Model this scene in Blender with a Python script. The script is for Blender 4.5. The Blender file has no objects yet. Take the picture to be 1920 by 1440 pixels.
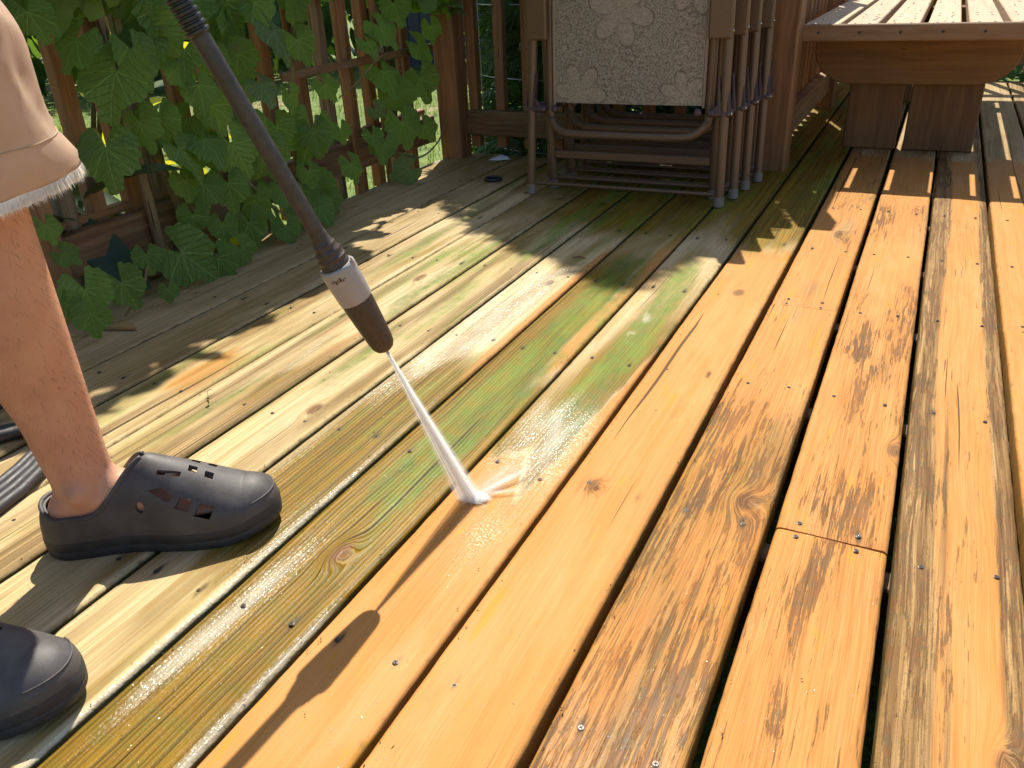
import bpy, bmesh, math, random
from mathutils import Vector, Matrix, noise, Quaternion
random.seed(11)
R = math.radians
S = bpy.context.scene
COL = S.collection
V = Vector

# ------------------------------------------------------------------ camera
cam_d = bpy.data.cameras.new('camera')
cam = bpy.data.objects.new('camera', cam_d)
COL.objects.link(cam)
cam_d.sensor_width = 36
cam_d.lens = 36 * 1511.1 / 1920
cam_d.clip_start = 0.02
cam_d.clip_end = 300
r_ = V((0.89735895, 0.43892698, -0.04571678)); u_ = V((-0.16698489, 0.43361902, 0.8854889)); f_ = V((-0.40848864, 0.78696737, -0.46240608))
M = Matrix(((r_.x, u_.x, -f_.x, 0), (r_.y, u_.y, -f_.y, 0), (r_.z, u_.z, -f_.z, 0.66545), (0, 0, 0, 1)))
cam.matrix_world = M
S.camera = cam

# ------------------------------------------------------------------ sky, sun, exposure
SUN_TRAVEL = V((0.24, -0.67, -1.0)).normalized()
w = bpy.data.worlds.new('World'); S.world = w; w.use_nodes = True
nt = w.node_tree
sky = nt.nodes.new('ShaderNodeTexSky'); sky.sky_type = 'NISHITA'; sky.sun_disc = False
sky.sun_elevation = math.asin(-SUN_TRAVEL.z)
sky.sun_rotation = math.atan2(-SUN_TRAVEL.x, -SUN_TRAVEL.y)
sky.air_density = 1.0; sky.dust_density = 1.2; sky.ozone_density = 1.0
bg = nt.nodes['Background']; bg.inputs['Strength'].default_value = 0.09
nt.links.new(sky.outputs['Color'], bg.inputs['Color'])
sd = bpy.data.lights.new('sun', 'SUN'); sd.energy = 3.9; sd.angle = R(0.53); sd.color = (1.0, 0.94, 0.83)
sun = bpy.data.objects.new('sun', sd); COL.objects.link(sun)
sun.rotation_euler = SUN_TRAVEL.to_track_quat('-Z', 'Y').to_euler()
sun.location = (-1, 3, 6)
S.view_settings.view_transform = 'Standard'; S.view_settings.look = 'None'
S.view_settings.exposure = 0.95; S.view_settings.gamma = 1.0
S.view_settings.use_curve_mapping = False
S.cycles.max_bounces = 8; S.cycles.volume_bounces = 8; S.cycles.transparent_max_bounces = 24
S.cycles.sample_clamp_indirect = 6

# ------------------------------------------------------------------ helpers
def link(o): COL.objects.link(o); return o
def thing(name, label=None, cat=None, loc=(0, 0, 0), rz=0, group=None, kind=None):
    o = link(bpy.data.objects.new(name, None)); o.location = loc; o.rotation_euler = (0, 0, rz); o.empty_display_size = 0.05
    tag(o, label, cat, group, kind); return o
def tag(o, label=None, cat=None, group=None, kind=None):
    if label: o['label'] = label
    if cat: o['category'] = cat
    if group: o['group'] = group
    if kind: o['kind'] = kind
    return o
def mesh_obj(name, me, mat=None, parent=None, smooth=False, sharp=None):
    if mat is not None and not me.materials: me.materials.append(mat)
    if smooth:
        me.polygons.foreach_set('use_smooth', [True] * len(me.polygons))
        if sharp: me.set_sharp_from_angle(angle=R(sharp))
    o = link(bpy.data.objects.new(name, me)); o.parent = parent
    return o
def from_data(name, vs, fs, mat=None, parent=None, smooth=False, sharp=None):
    me = bpy.data.meshes.new(name); me.from_pydata([tuple(v) for v in vs], [], fs); me.update()
    return mesh_obj(name, me, mat, parent, smooth, sharp)
def from_bm(name, bm, mat=None, parent=None, smooth=False, sharp=None):
    me = bpy.data.meshes.new(name); bm.normal_update(); bm.to_mesh(me); bm.free()
    return mesh_obj(name, me, mat, parent, smooth, sharp)
def add_box(bm, c, s, bevel=0.0, rot=None, seg=1):
    m = Matrix.Translation(c) @ (rot.to_4x4() if rot else Matrix()) @ Matrix.Diagonal((s[0], s[1], s[2], 1))
    r = bmesh.ops.create_cube(bm, size=1, matrix=m)
    if bevel:
        es = list({e for v in r['verts'] for e in v.link_edges})
        bmesh.ops.bevel(bm, geom=es, offset=bevel, segments=seg, affect='EDGES', profile=0.6)
def box(name, lo, hi, mat, parent=None, bevel=0.003, seg=1):
    """box from lo to hi, its origin at its own centre (world coords when the parent sits at the origin)"""
    lo = V(lo); hi = V(hi); bm = bmesh.new(); add_box(bm, (0, 0, 0), hi - lo, bevel, seg=seg)
    o = from_bm(name, bm, mat, parent); o.location = (lo + hi) / 2
    return o
def catmull(pts, n=6):
    pts = [V(p) for p in pts]; out = []
    P = [pts[0] * 2 - pts[1]] + pts + [pts[-1] * 2 - pts[-2]]
    for i in range(1, len(P) - 2):
        for k in range(n):
            t = k / n; a, b, c, d = P[i - 1], P[i], P[i + 1], P[i + 2]
            out.append(0.5 * ((2 * b) + (c - a) * t + (2 * a - 5 * b + 4 * c - d) * t * t + (3 * b - a - 3 * c + d) * t ** 3))
    out.append(pts[-1]); return out
def tube_data(path, rad, sides=8, cap=True, vs=None, fs=None):
    path = [V(p) for p in path]
    vs = [] if vs is None else vs; fs = [] if fs is None else fs
    base = len(vs); n = len(path)
    up = None
    for i, p in enumerate(path):
        t = (path[min(i + 1, n - 1)] - path[max(i - 1, 0)]).normalized()
        if up is None: up = t.orthogonal().normalized()
        up = (up - t * up.dot(t)).normalized(); sd_ = t.cross(up)
        rr = rad[i] if isinstance(rad, (list, tuple)) else rad
        for k in range(sides):
            a = 2 * math.pi * k / sides
            vs.append(p + (up * math.cos(a) + sd_ * math.sin(a)) * rr)
    for i in range(n - 1):
        for k in range(sides):
            a = base + i * sides + k; b = base + i * sides + (k + 1) % sides
            fs.append((a, b, b + sides, a + sides))
    if cap:
        fs.append(tuple(base + k for k in reversed(range(sides)))); fs.append(tuple(base + (n - 1) * sides + k for k in range(sides)))
    return vs, fs
def tube(name, path, rad, mat, parent=None, sides=10):
    vs, fs = tube_data(path, rad, sides)
    return from_data(name, vs, fs, mat, parent, True, 50)
def lathe(name, prof, mat, parent=None, n=32, mtx=None):
    """prof = [(z, r)...] round local z"""
    vs, fs = [], []
    for z, r in prof:
        for k in range(n):
            a = 2 * math.pi * k / n; vs.append(V((r * math.cos(a), r * math.sin(a), z)))
    for i in range(len(prof) - 1):
        for k in range(n):
            a = i * n + k; b = i * n + (k + 1) % n; fs.append((a, b, b + n, a + n))
    fs.append(tuple(reversed(range(n)))); fs.append(tuple(range((len(prof) - 1) * n, len(prof) * n)))
    if mtx: vs = [mtx @ v for v in vs]
    return from_data(name, vs, fs, mat, parent, True, 40)
def copy_tree(o, parent=None):
    c = o.copy(); COL.objects.link(c); c.parent = parent
    for ch in list(o.children): copy_tree(ch, c)
    return c
def fbm(x, y, z=0.0): return noise.fractal(V((x, y, z)), 1.0, 2.0, 3)
def sst(a, b, x):
    t = min(1, max(0, (x - a) / (b - a))); return t * t * (3 - 2 * t)

# ------------------------------------------------------------------ node helpers
class NT:
    def __init__(s, name):
        s.m = bpy.data.materials.new(name); s.m.use_nodes = True; s.t = s.m.node_tree
        s.b = s.t.nodes['Principled BSDF']; s.out = s.t.nodes['Material Output']
    def n(s, typ, **kw):
        nd = s.t.nodes.new(typ)
        for k, v in kw.items(): setattr(nd, k, v)
        return nd
    def put(s, sock, v):
        if isinstance(v, bpy.types.NodeSocket): s.t.links.new(v, sock)
        elif isinstance(v, (tuple, list)) and len(v) == 3 and sock.type == 'RGBA': sock.default_value = (*v, 1)
        else: sock.default_value = v
    def math(s, op, a, b=None, c=None, clamp=False):
        nd = s.n('ShaderNodeMath', operation=op, use_clamp=clamp); s.put(nd.inputs[0], a)
        if b is not None: s.put(nd.inputs[1], b)
        if c is not None: s.put(nd.inputs[2], c)
        return nd.outputs[0]
    def vmath(s, op, a, b):
        nd = s.n('ShaderNodeVectorMath', operation=op); s.put(nd.inputs[0], a); s.put(nd.inputs[1], b); return nd.outputs[0]
    def noise(s, vec, scale=1, detail=3, rough=0.5, w=None, dist=0):
        nd = s.n('ShaderNodeTexNoise'); nd.noise_dimensions = '4D' if w is not None else '3D'
        s.put(nd.inputs['Vector'], vec); nd.inputs['Scale'].default_value = scale; nd.inputs['Detail'].default_value = detail
        nd.inputs['Roughness'].default_value = rough; nd.inputs['Distortion'].default_value = dist
        if w is not None: s.put(nd.inputs['W'], w)
        return nd.outputs['Fac']
    def mix(s, f, a, b, blend='MIX'):
        nd = s.n('ShaderNodeMix', data_type='RGBA', blend_type=blend); nd.clamp_factor = True
        s.put(nd.inputs[0], f); s.put(nd.inputs[6], a); s.put(nd.inputs[7], b); return nd.outputs[2]
    def step(s, x, a, b, to0=0.0, to1=1.0):
        nd = s.n('ShaderNodeMapRange', interpolation_type='SMOOTHSTEP'); s.put(nd.inputs[0], x)
        for i, v in ((1, a), (2, b), (3, to0), (4, to1)): s.put(nd.inputs[i], v)
        return nd.outputs[0]
    def lin(s, x, a, b, to0=0.0, to1=1.0):
        nd = s.n('ShaderNodeMapRange'); s.put(nd.inputs[0], x)
        for i, v in ((1, a), (2, b), (3, to0), (4, to1)): s.put(nd.inputs[i], v)
        return nd.outputs[0]
    def xyz(s, v):
        nd = s.n('ShaderNodeSeparateXYZ'); s.put(nd.inputs[0], v); return nd.outputs
    def vec(s, x, y, z):
        nd = s.n('ShaderNodeCombineXYZ'); s.put(nd.inputs[0], x); s.put(nd.inputs[1], y); s.put(nd.inputs[2], z); return nd.outputs[0]
    def attr(s, name): return s.n('ShaderNodeAttribute', attribute_name=name).outputs['Fac']
    def pos(s): return s.n('ShaderNodeNewGeometry').outputs['Position']
    def obj(s): return s.n('ShaderNodeTexCoord').outputs['Object']
    def rnd(s): return s.n('ShaderNodeObjectInfo').outputs['Random']
    def bump(s, h, strength=0.3, dist=0.002, normal=None):
        nd = s.n('ShaderNodeBump'); s.put(nd.inputs['Height'], h); s.put(nd.inputs['Strength'], strength); s.put(nd.inputs['Distance'], dist)
        if normal: s.put(nd.inputs['Normal'], normal)
        return nd.outputs[0]
    def set(s, **kw):
        for k, v in kw.items(): s.put(s.b.inputs[k.replace('_', ' ')], v)
        return s.m

def plain(name, col, rough=0.5, metal=0.0, noise_amt=0.15, nscale=30, bump=0.0, bscale=200, spec=0.5):
    N = NT(name); n = N.noise(N.obj(), nscale, 4, 0.6)
    c = N.mix(N.lin(n, 0.3, 0.7), tuple(x * (1 - noise_amt) for x in col), tuple(min(1, x * (1 + noise_amt)) for x in col))
    N.set(Base_Color=c, Roughness=N.lin(n, 0.3, 0.7, rough * 0.85, min(1, rough * 1.15)), Metallic=metal)
    N.put(N.b.inputs['Specular IOR Level'], spec)
    if bump: N.set(Normal=N.bump(N.noise(N.obj(), bscale, 3, 0.6), bump, 0.001))
    return N.m

def wood(name, axis, light, dark, grey=(0.22, 0.17, 0.12), grey_amt=0.5, rough=0.7, crack=0.75, bumpy=0.35):
    N = NT(name); rd = N.rnd(); o = N.xyz(N.obj())
    off = N.math('MULTIPLY', rd, 40.0)
    k = [55.0, 55.0, 55.0]; k[axis] = 2.2
    wob = N.noise(N.obj(), 5, 2, 0.5, off)
    parts = [N.math('MULTIPLY', o[i], k[i]) for i in range(3)]
    for i in range(3):
        if i != axis: parts[i] = N.math('ADD', parts[i], N.math('MULTIPLY', wob, 2.0))
    vec = N.vec(*parts)
    g = N.noise(vec, 1, 5, 0.62, off)
    fine = N.noise(N.vmath('MULTIPLY', vec, (4, 3, 4)), 1, 3, 0.6, off)
    cr = N.step(N.noise(N.vmath('MULTIPLY', vec, (1.6, 1.6, 1.6)), 1, 1, 0.4, off), crack, crack + 0.04)
    patch = N.noise(N.obj(), 6, 3, 0.6, off)
    c = N.mix(N.step(g, 0.32, 0.68), dark, light)
    c = N.mix(N.math('MULTIPLY', N.step(N.math('ADD', patch, N.math('MULTIPLY', N.math('SUBTRACT', g, 0.5), 0.8)), 0.5, 0.68), grey_amt), c, grey)
    c = N.mix(N.math('MULTIPLY', cr, 0.8), c, tuple(x * 0.2 for x in dark))
    c = N.mix(1.0, c, N.mix(rd, (0.78, 0.78, 0.78), (1.1, 1.05, 1.0)), 'MULTIPLY')
    h = N.math('SUBTRACT', N.math('ADD', N.math('MULTIPLY', g, 0.7), N.math('MULTIPLY', fine, 0.3)), N.math('MULTIPLY', cr, 0.8))
    return N.set(Base_Color=c, Roughness=rough, Normal=N.bump(h, bumpy, 0.004))

# ------------------------------------------------------------------ deck boards
PITCH = 0.1445
def gapx(k): return 0.1935 - k * PITCH
KNOTS = [(-0.135, 0.937, 0.022, 0.03), (-0.589, 0.630, 0.017, 0.03), (0.036, 1.145, 0.013, 0.03), (-0.865, 0.924, 0.016, 0.03), (-0.335, 0.89, 0.010, 0.015),
         (-0.16, 2.2, 0.015, 0.05), (-1.04, 1.55, 0.016, 0.04), (-0.73, 1.62, 0.014, 0.03), (0.16, 0.62, 0.012, 0.03), (-0.31, 1.7, 0.018, 0.03)]
def blob(x, y, cx, cy, rx, ry, a=1.0):
    dx = (x - cx) / rx; dy = (y - cy) / ry
    return a * math.exp(-(dx * dx + dy * dy))
def zones(b, x, y, wx, wy):
    """how washed, dirty, mossy and wet the deck is at a spot (stains, washing marks, painted-in chair shade and wet highlights, b = board number from the bench side)"""
    X = x + wx; Y = y + wy
    u = (x - gapx(b + 1)) / PITCH          # 0 left edge .. 1 right edge
    clean = olive = algae_shade = wet = flake = grey = white = 0.0
    if b <= 3: clean = 1.0
    if b == -1: flake = 0.35; olive = 0.25 * sst(0.3, 0.8, fbm(x * 20, y * 1.5, 3) + 0.5)
    if b <= -2: flake = 0.5; clean = 0.8; grey = 0.4
    if b == 0:
        c0 = 0.32 + 0.05 * math.sin(y * 3.1) ; c1 = 0.80 + 0.03 * math.sin(y * 2.3 + 1) - 0.05 * sst(1.2, 0.6, y)
        grey = max(0.95 * sst(c0 + 0.03, c0 - 0.04, u), 0.95 * sst(c1 - 0.02, c1 + 0.04, u), 0.8 * blob(u, 0, 0.42 + 0.03 * math.sin(y * 4), 0, 0.035, 1) * sst(1.6, 1.1, y))
        flake = 0.45 + 0.45 * grey
    if b == 1:
        flake = 0.50 + 0.40 * fbm(x * 9, y * 2.2, 5) + 0.35 * blob(x, Y, 0.0, 1.0, 0.05, 0.15) + 0.25 * blob(X, Y, -0.01, 1.5, 0.04, 0.3) - 0.25 * blob(u, y, 0.8, 1.15, 0.25, 0.2)
        for (cx, cy, rx, ry, am) in ((-.033, .72, .010, .05, .6), (-.040, .60, .010, .06, .6), (.050, .66, .010, .09, .5), (-.015, .95, .03, .07, .35), (.02, 1.03, .02, .08, .3), (-.03, 1.25, .02, .1, .35), (-.037, 1.6, .012, .06, .5), (-.05, 1.5, .015, .05, .5)): flake += blob(X, Y, cx, cy, rx, ry, am)
        grey = 0.55 * blob(X, Y, 0.005, 1.42, 0.02, 0.12) + 0.45 * blob(X, Y, 0.02, 2.3, 0.05, 0.4) + 0.35 * blob(X, Y, -0.02, 0.68, 0.025, 0.1)
        algae_shade = 0.6 * blob(x, y, 0.004, 1.09, 0.006, 0.012) + 0.5 * blob(x, y, -0.004, 1.0, 0.004, 0.01)
    if b == 2:
        f = sst(1.38, 1.12, Y)
        flake = 0.42 + 0.45 * f; olive = 0.52 * f * (0.7 + 0.5 * fbm(x * 14, y * 1.8, 8)); grey = 0.5 * f * sst(0, .3, fbm(x * 11, y * 1.2, 2) + .1)
        flake += 0.25 * fbm(x * 7, y * 1.6, 4); grey += 0.6 * blob(X, Y, -0.165, 1.78, 0.03, 0.13) + 0.6 * blob(X, Y, -0.15, 2.25, 0.04, 0.2) + 0.35 * blob(X, Y, -0.17, 1.6, 0.03, 0.06)
        flake += 0.2 * sst(1.9, 2.6, y); wet = 0.55 * sst(0.75, 0.45, y) + 0.25 * sst(1.3, 0.9, y)
        algae_shade = 0.3 * blob(X, Y, -0.12, 1.22, 0.015, 0.05)
    if b == 3:
        flake = 0.20 + 0.22 * sst(0.80, 0.97, u) + 0.9 * blob(x, y, -0.340, 0.89, 0.022, 0.028) + 0.3 * sst(2.0, 2.6, y) + .2 * sst(.62, .45, y) * sst(.4, .8, fbm(x * 8, y * 3) + .5)
        wet = 0.5 * blob(x, y, -0.36, 0.3, 0.06, 0.16) + 0.2
        olive = 0.25 * blob(x, y, -0.36, 0.95, 0.02, 0.25)
    if b == 4:
        front = 0.875 + 0.05 * math.sin(u * 5) + 0.55 * sst(0.70, 0.98, u)
        clean = max(sst(front + 0.05, front - 0.05, Y), 0.85 * sst(1.95, 2.35, Y), 0.55 * blob(u, Y, 0.12, 1.5, 0.16, 0.5))
        olive = 0.75 * (1 - clean) * (1 - 0.5 * sst(1.2, 1.9, Y))
        algae_shade = (1 - clean) * (1.1 * blob(X, Y, -0.445, 1.32, 0.040, 0.30) + 0.8 * blob(X, Y, -0.45, 1.72, 0.03, 0.16) + 0.6 * blob(X, Y, -0.46, 1.06, 0.05, 0.08))
        wet = 0.95 * blob(x, Y, -0.455, 1.03, 0.07, 0.12) + 0.6 * blob(x, y, -0.46, 0.87, 0.07, 0.12) + 0.45 * blob(x, y, -0.44, 0.72, 0.04, 0.09) + 0.4
        white = 0.75 * blob(X, Y, -0.455, 1.53, 0.012, 0.03) + 0.6 * blob(X, Y, -0.463, 1.43, 0.010, 0.02)
        white += 0.45 * blob(x, y, -0.452, 0.90, 0.05, 0.07) + 0.85 * blob(X, Y, -0.46, 1.03, 0.05, 0.075) + 0.35 * blob(x, y, -0.437, 0.735, 0.025, 0.05); flake = 0.25
    if b == 5:
        clean = 0.9 * sst(0.66, 0.86, u + 0.25 * wx / 0.01 * 0.1) * sst(0.95, 1.25, Y) + 0.5 * sst(1.6, 2.1, Y) * sst(0.2, 0.5, fbm(x * 9, y * 1.3) + .3)
        olive = 0.95 * (1 - clean) * (1 - 0.45 * sst(1.5, 2.0, Y))
        algae_shade = 0.75 * blob(X, Y, -0.605, 1.02, 0.055, 0.16) + 1.1 * blob(X, Y, -0.598, 1.33, 0.040, 0.26) + 0.85 * blob(X, Y, -0.60, 1.72, 0.045, 0.17) + 0.45 * blob(X, Y, -0.60, 0.78, 0.05, 0.10) + 0.3 * blob(X, Y, -0.575, 0.62, 0.03, 0.08)
        wet = 0.75 + 0.25 * blob(x, Y, -0.63, 0.45, 0.05, 0.16) - 0.45 * sst(1.3, 1.7, y)
        white = 0.9 * sst(.86, .97, u) * sst(.62, .45, y) + 0.9 * blob(X, Y, -0.635, 0.47, 0.02, 0.13) + 0.35 * blob(X, Y, -0.655, 0.37, 0.018, 0.06)  # last zone: pale highlights of wet wood and its rounded edge
    if b == 6:
        band = sst(0.45, 0.62, Y) * sst(1.3, 1.05, Y)
        olive = 0.9 * band * (0.55 + 0.45 * sst(0.95, 0.6, abs(u - 0.5) * 2 + 0.2 * fbm(x * 30, y * 2)))
        clean = 0.8 * sst(0.80, 0.93, u) * sst(0.95, 1.15, Y) * sst(2.1, 1.7, Y)
        wet = 0.7 * band + 0.95 * sst(0.97, 1.25, Y) * sst(1.85, 1.7, Y) + 0.5 * sst(0.88, 0.97, u)
        white = 0.75 * sst(1.02, 1.22, Y - 0.3 * (u - .5)) * sst(1.82, 1.7, Y) * sst(0.92, 0.7, u) * (0.75 + 0.5 * fbm(x * 30, y * 6)) + 0.35 * blob(u, Y, 0.12, 0.8, 0.16, 0.2) + 0.3 * blob(u, Y, .8, .62, .15, .1) + 0.8 * sst(.88, .98, u) * sst(.95, .7, y)
        algae_shade = 0.35 * sst(1.85, 2.1, Y) * sst(.3, .7, fbm(x * 12, y * 2) + .5)
    if b == 7:
        algae_shade = 0.62 * blob(X, Y, -0.895, 1.42, 0.055, 0.26) + 0.42 * blob(X, Y, -0.87, 1.95, 0.05, 0.22) + 0.45 * blob(X, Y, -0.885, 0.98, 0.03, 0.2)+ 0.25 * blob(X, Y, -0.87, .8, .03, .1)
        olive = 0.12 + 0.4 * sst(2.0, 2.3, Y)
    if b == 8:
        olive = 0.75 * blob(X, Y, -1.0, 1.04, 0.045, 0.13) + 0.12; clean = 0.6 * blob(X, Y, -0.985, 1.1, 0.025, 0.2)
        wet = 0.7 * blob(X, Y, -1.02, 1.08, 0.06, 0.15); algae_shade = 0.25 * sst(0.2, 0.8, fbm(x * 14, y * 1.6, 4) + 0.5) + .2 * blob(X, Y, -1.0, 1.9, 0.06, 0.4); grey = 0.25
        white = 0.4 * blob(X, Y, -1.03, 1.12, 0.02, 0.1)
    if b == 9:
        clean = 0.85 * blob(X, Y, -1.16, 0.95, 0.045, 0.17); algae_shade = 0.25 * sst(0.3, 0.8, fbm(x * 12, y * 1.4, 6) + 0.5); grey = 0.25; wet = .25 * blob(X, Y, -1.17, 1.3, .05, .1)
    if b in (6, 7): grey = max(grey, .22 + .5 * fbm(x * 22, y * 1.1, b + 4))
    if b in (8, 9): grey = max(grey, .35 + .45 * fbm(x * 20, y * .9, b))
    if b >= 10:
        grey = 0.55 + 0.2 * fbm(x * 7, y * 1.3); olive = 0.15; clean = 0.5 * blob(X, Y, -1.28, 1.0, 0.04, 0.1)
    if 5 <= b <= 9:
        olive = max(olive, 0.52 * sst(-0.02, 0.40, fbm(x * 17, y * 1.25, b * 3.0)))
        algae_shade += 0.46 * sst(-0.05, 0.35, fbm(x * 19, y * 1.6, b * 5.0 + 2)) * sst(0.55, 0.95, y)
        grey += 0.30 * sst(0.05, 0.4, fbm(x * 25, y * 1.0, b * 2.0 + 7))
    if b >= 5: flake = max(flake, 0.18 + 0.12 * fbm(x * 6, y * 1.5, b))
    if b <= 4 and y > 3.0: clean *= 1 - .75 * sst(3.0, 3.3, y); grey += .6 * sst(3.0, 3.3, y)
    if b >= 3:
        q = sst(1.80, 2.20, y) * (.8 + .25 * fbm(x * 5, y * 1.5)) * (1 if b < 8 else .75 if b == 8 else .2); grey *= 1 - .8 * q; white *= 1 - q; wet *= 1 - .5 * q  # deep shade round the chair stack, painted into the board tones
        olive = max(olive, q); algae_shade = max(algae_shade, .5 * q * sst(-.3, .3, fbm(x * 9, y * 2, 3))); clean *= 1 - q  # olive and green here carry the painted chair shade
    if b >= 2 and y > 2.25: olive += 0.35 * sst(2.2, 2.6, y); algae_shade += 0.25 * sst(2.2, 2.6, y) * sst(.2, .7, fbm(x * 6, y * 2) + .5)
    return [min(1, max(0, q)) for q in (clean, olive, algae_shade, wet, flake, grey, white)]
ZN = ('clean', 'olive', 'algae_shade', 'wet', 'flake', 'grey', 'white')
SCREWS = []
rng_s = random.Random(77)
for y in (0.115, 0.502, 0.889, 1.285, 1.675, 2.06, 2.45):
    for b in range(-2, 12):
        for dx in (-.037, .037):
            x = gapx(b + .5) + dx + rng_s.gauss(0, .003); yy = y + rng_s.gauss(0, .004)
            if b in (1, 2, -1) and abs(y - {1: .889, 2: 1.675, -1: 1.675}[b]) < .01: SCREWS += [(x, y - .004, b), (x, y + .026, b)]
            else: SCREWS.append((x, yy, b))

def deck_material():
    N = NT('deck_wood'); rd = N.rnd(); P = N.pos(); p = N.xyz(P)
    off = N.math('MULTIPLY', rd, 60.0)
    a = {k: N.attr(k) for k in ZN}; kn = N.attr('knot')
    wob = N.noise(N.vec(N.math('MULTIPLY', p[0], 7.0), N.math('MULTIPLY', p[1], 1.7), 0.0), 1, 2, 0.5, off)
    g = N.math('ADD', p[0], N.math('MULTIPLY', wob, 0.030))
    g = N.math('ADD', g, N.math('MULTIPLY', kn, 0.030))
    def streak(kx, ky, det=4, ro=0.6, add=0.0):
        return N.noise(N.vec(N.math('MULTIPLY', g, kx), N.math('MULTIPLY', p[1], ky), add), 1, det, ro, off)
    n1 = streak(95, 1.6); n2 = streak(480, 9, 3); n3 = N.noise(N.vec(N.math('MULTIPLY', p[0], 14), N.math('MULTIPLY', p[1], 3.2), 0.0), 1, 4, 0.6, off)
    nf = streak(185, 11, 8, 0.74, 3.0); nc = streak(120, 0.9, 2, 0.35, 7.0); ns = N.noise(P, 420, 2, 0.6); nb = N.noise(P, 34, 5, 0.68)
    rings = N.math('SINE', N.math('MULTIPLY', N.math('ADD', g, N.math('MULTIPLY', n1, 0.012)), 900))
    d1 = N.math('SUBTRACT', n1, 0.5); d3 = N.math('SUBTRACT', n3, 0.5)
    wobble = N.math('ADD', N.math('MULTIPLY', d1, 0.7), N.math('MULTIPLY', d3, 0.9))
    def fz(k, lo=0.28, hi=0.72, amt=1.0): return N.step(N.math('ADD', a[k], N.math('MULTIPLY', wobble, N.math('MULTIPLY', amt, N.step(a[k], 0.0, 0.25)))), lo, hi)
    tone = N.mix(N.step(n3, 0.35, 0.65), (0.97, 0.97, 1.0), (1.03, 1.02, 0.97))
    clean = N.mix(N.step(n1, 0.36, 0.62), (0.485, 0.212, 0.052), (0.51, 0.238, 0.068))
    clean = N.mix(N.math('MULTIPLY', N.step(n3, 0.46, 0.70), 0.7), clean, (0.53, 0.27, 0.105))
    clean = N.mix(N.math('MULTIPLY', N.step(N.noise(N.vec(N.math('MULTIPLY', p[0], 30), N.math('MULTIPLY', p[1], 6), 2.0), 1, 4, .65, off), .60, .66), .6), clean, (0.50, 0.245, 0.025))
    beige = N.mix(N.step(n1, 0.34, 0.66), (0.46, 0.345, 0.165), (0.66, 0.515, 0.29))
    beige = N.mix(N.math('MULTIPLY', N.step(n3, 0.5, 0.7), 0.45), beige, (0.42, 0.34, 0.145))
    beige = N.mix(N.math('MULTIPLY', N.step(rings, 0.2, 1.0), 0.22), beige, (0.27, 0.17, 0.06))
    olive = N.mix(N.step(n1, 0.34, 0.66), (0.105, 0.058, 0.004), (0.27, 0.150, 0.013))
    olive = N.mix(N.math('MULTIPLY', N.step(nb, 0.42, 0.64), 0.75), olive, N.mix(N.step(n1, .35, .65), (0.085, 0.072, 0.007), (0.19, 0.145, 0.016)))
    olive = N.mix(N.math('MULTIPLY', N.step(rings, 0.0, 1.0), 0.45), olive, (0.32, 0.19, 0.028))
    algae_shade = N.mix(N.step(n3, 0.35, 0.65), (0.050, 0.110, 0.012), (0.15, 0.245, 0.036))
    grey = N.mix(N.step(n1, 0.35, 0.65), (0.15, 0.088, 0.030), (0.40, 0.265, 0.11))
    grey = N.mix(N.math('MULTIPLY', N.step(rings, 0.1, 1.0), 0.5), grey, (0.12, 0.078, 0.036))
    grey = N.mix(N.math('MULTIPLY', N.step(N.noise(P, 520, 2, .7), .52, .62), .5), grey, (0.14, 0.09, 0.045))
    c = N.mix(fz('clean'), beige, clean)
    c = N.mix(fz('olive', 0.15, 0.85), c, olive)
    c = N.mix(N.math('MULTIPLY', fz('grey', 0.25, 0.8, 0.8), 0.85), c, grey)
    c = N.mix(N.math('MULTIPLY', fz('algae_shade', 0.22, 0.78, 1.0), N.math('MULTIPLY', N.lin(nb, .32, .66, .38, .95), N.lin(streak(70, 5, 5, .7, 17.0), .34, .60, .45, 1.0))), c, algae_shade)
    thr = N.lin(a['flake'], 0, 1, 0.76, 0.46)
    thr = N.math('SUBTRACT', thr, N.math('MULTIPLY', N.math('SUBTRACT', N.noise(N.vec(N.math('MULTIPLY', p[0], 22), N.math('MULTIPLY', p[1], 4.5), 5.0), 1, 3, 0.6, off), 0.5), 0.42))
    fm = N.step(nf, thr, N.math('ADD', thr, 0.03))
    fc = N.mix(N.step(nb, 0.36, 0.64), (0.165, 0.070, 0.027), (0.105, 0.074, 0.036))
    c = N.mix(N.math('MULTIPLY', fm, N.lin(n3, 0.3, 0.7, 0.55, 0.95)), c, fc)
    crk = N.step(nc, 0.70, 0.715)
    t2 = N.lin(a['flake'], 0, 1, 0.72, 0.585)
    crk2 = N.step(streak(270, 3.2, 3, 0.6, 11.0), t2, N.math('ADD', t2, 0.05))
    c = N.mix(N.math('MULTIPLY', crk, 0.85), c, (0.045, 0.026, 0.010))
    c = N.mix(N.math('MULTIPLY', crk2, 0.6), c, (0.105, 0.052, 0.018))
    c = N.mix(N.math('MULTIPLY', N.step(kn, 0.45, 0.8), 0.85), c, N.mix(N.step(n2, .4, .6), (0.10, 0.045, 0.018), (0.24, 0.12, 0.05)))
    wet_glare = N.math('MULTIPLY', N.step(N.math('ADD', a['white'], N.math('MULTIPLY', d3, N.step(a['white'], 0, .3))), 0.2, 0.9), 0.62)
    c = N.mix(wet_glare, c, (0.58, 0.53, 0.41))  # wet sparkle and edge highlights painted pale into the base colour
    c = N.mix(1.0, c, N.mix(N.step(n2, 0.30, 0.66), N.mix(N.step(a['flake'], .25, .9), N.mix(a['clean'], (0.82, 0.80, 0.76), (0.97, 0.965, 0.955)), (0.66, 0.58, 0.48)), (1.07, 1.07, 1.07)), 'MULTIPLY')
    c = N.mix(1.0, c, tone, 'MULTIPLY')
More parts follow.
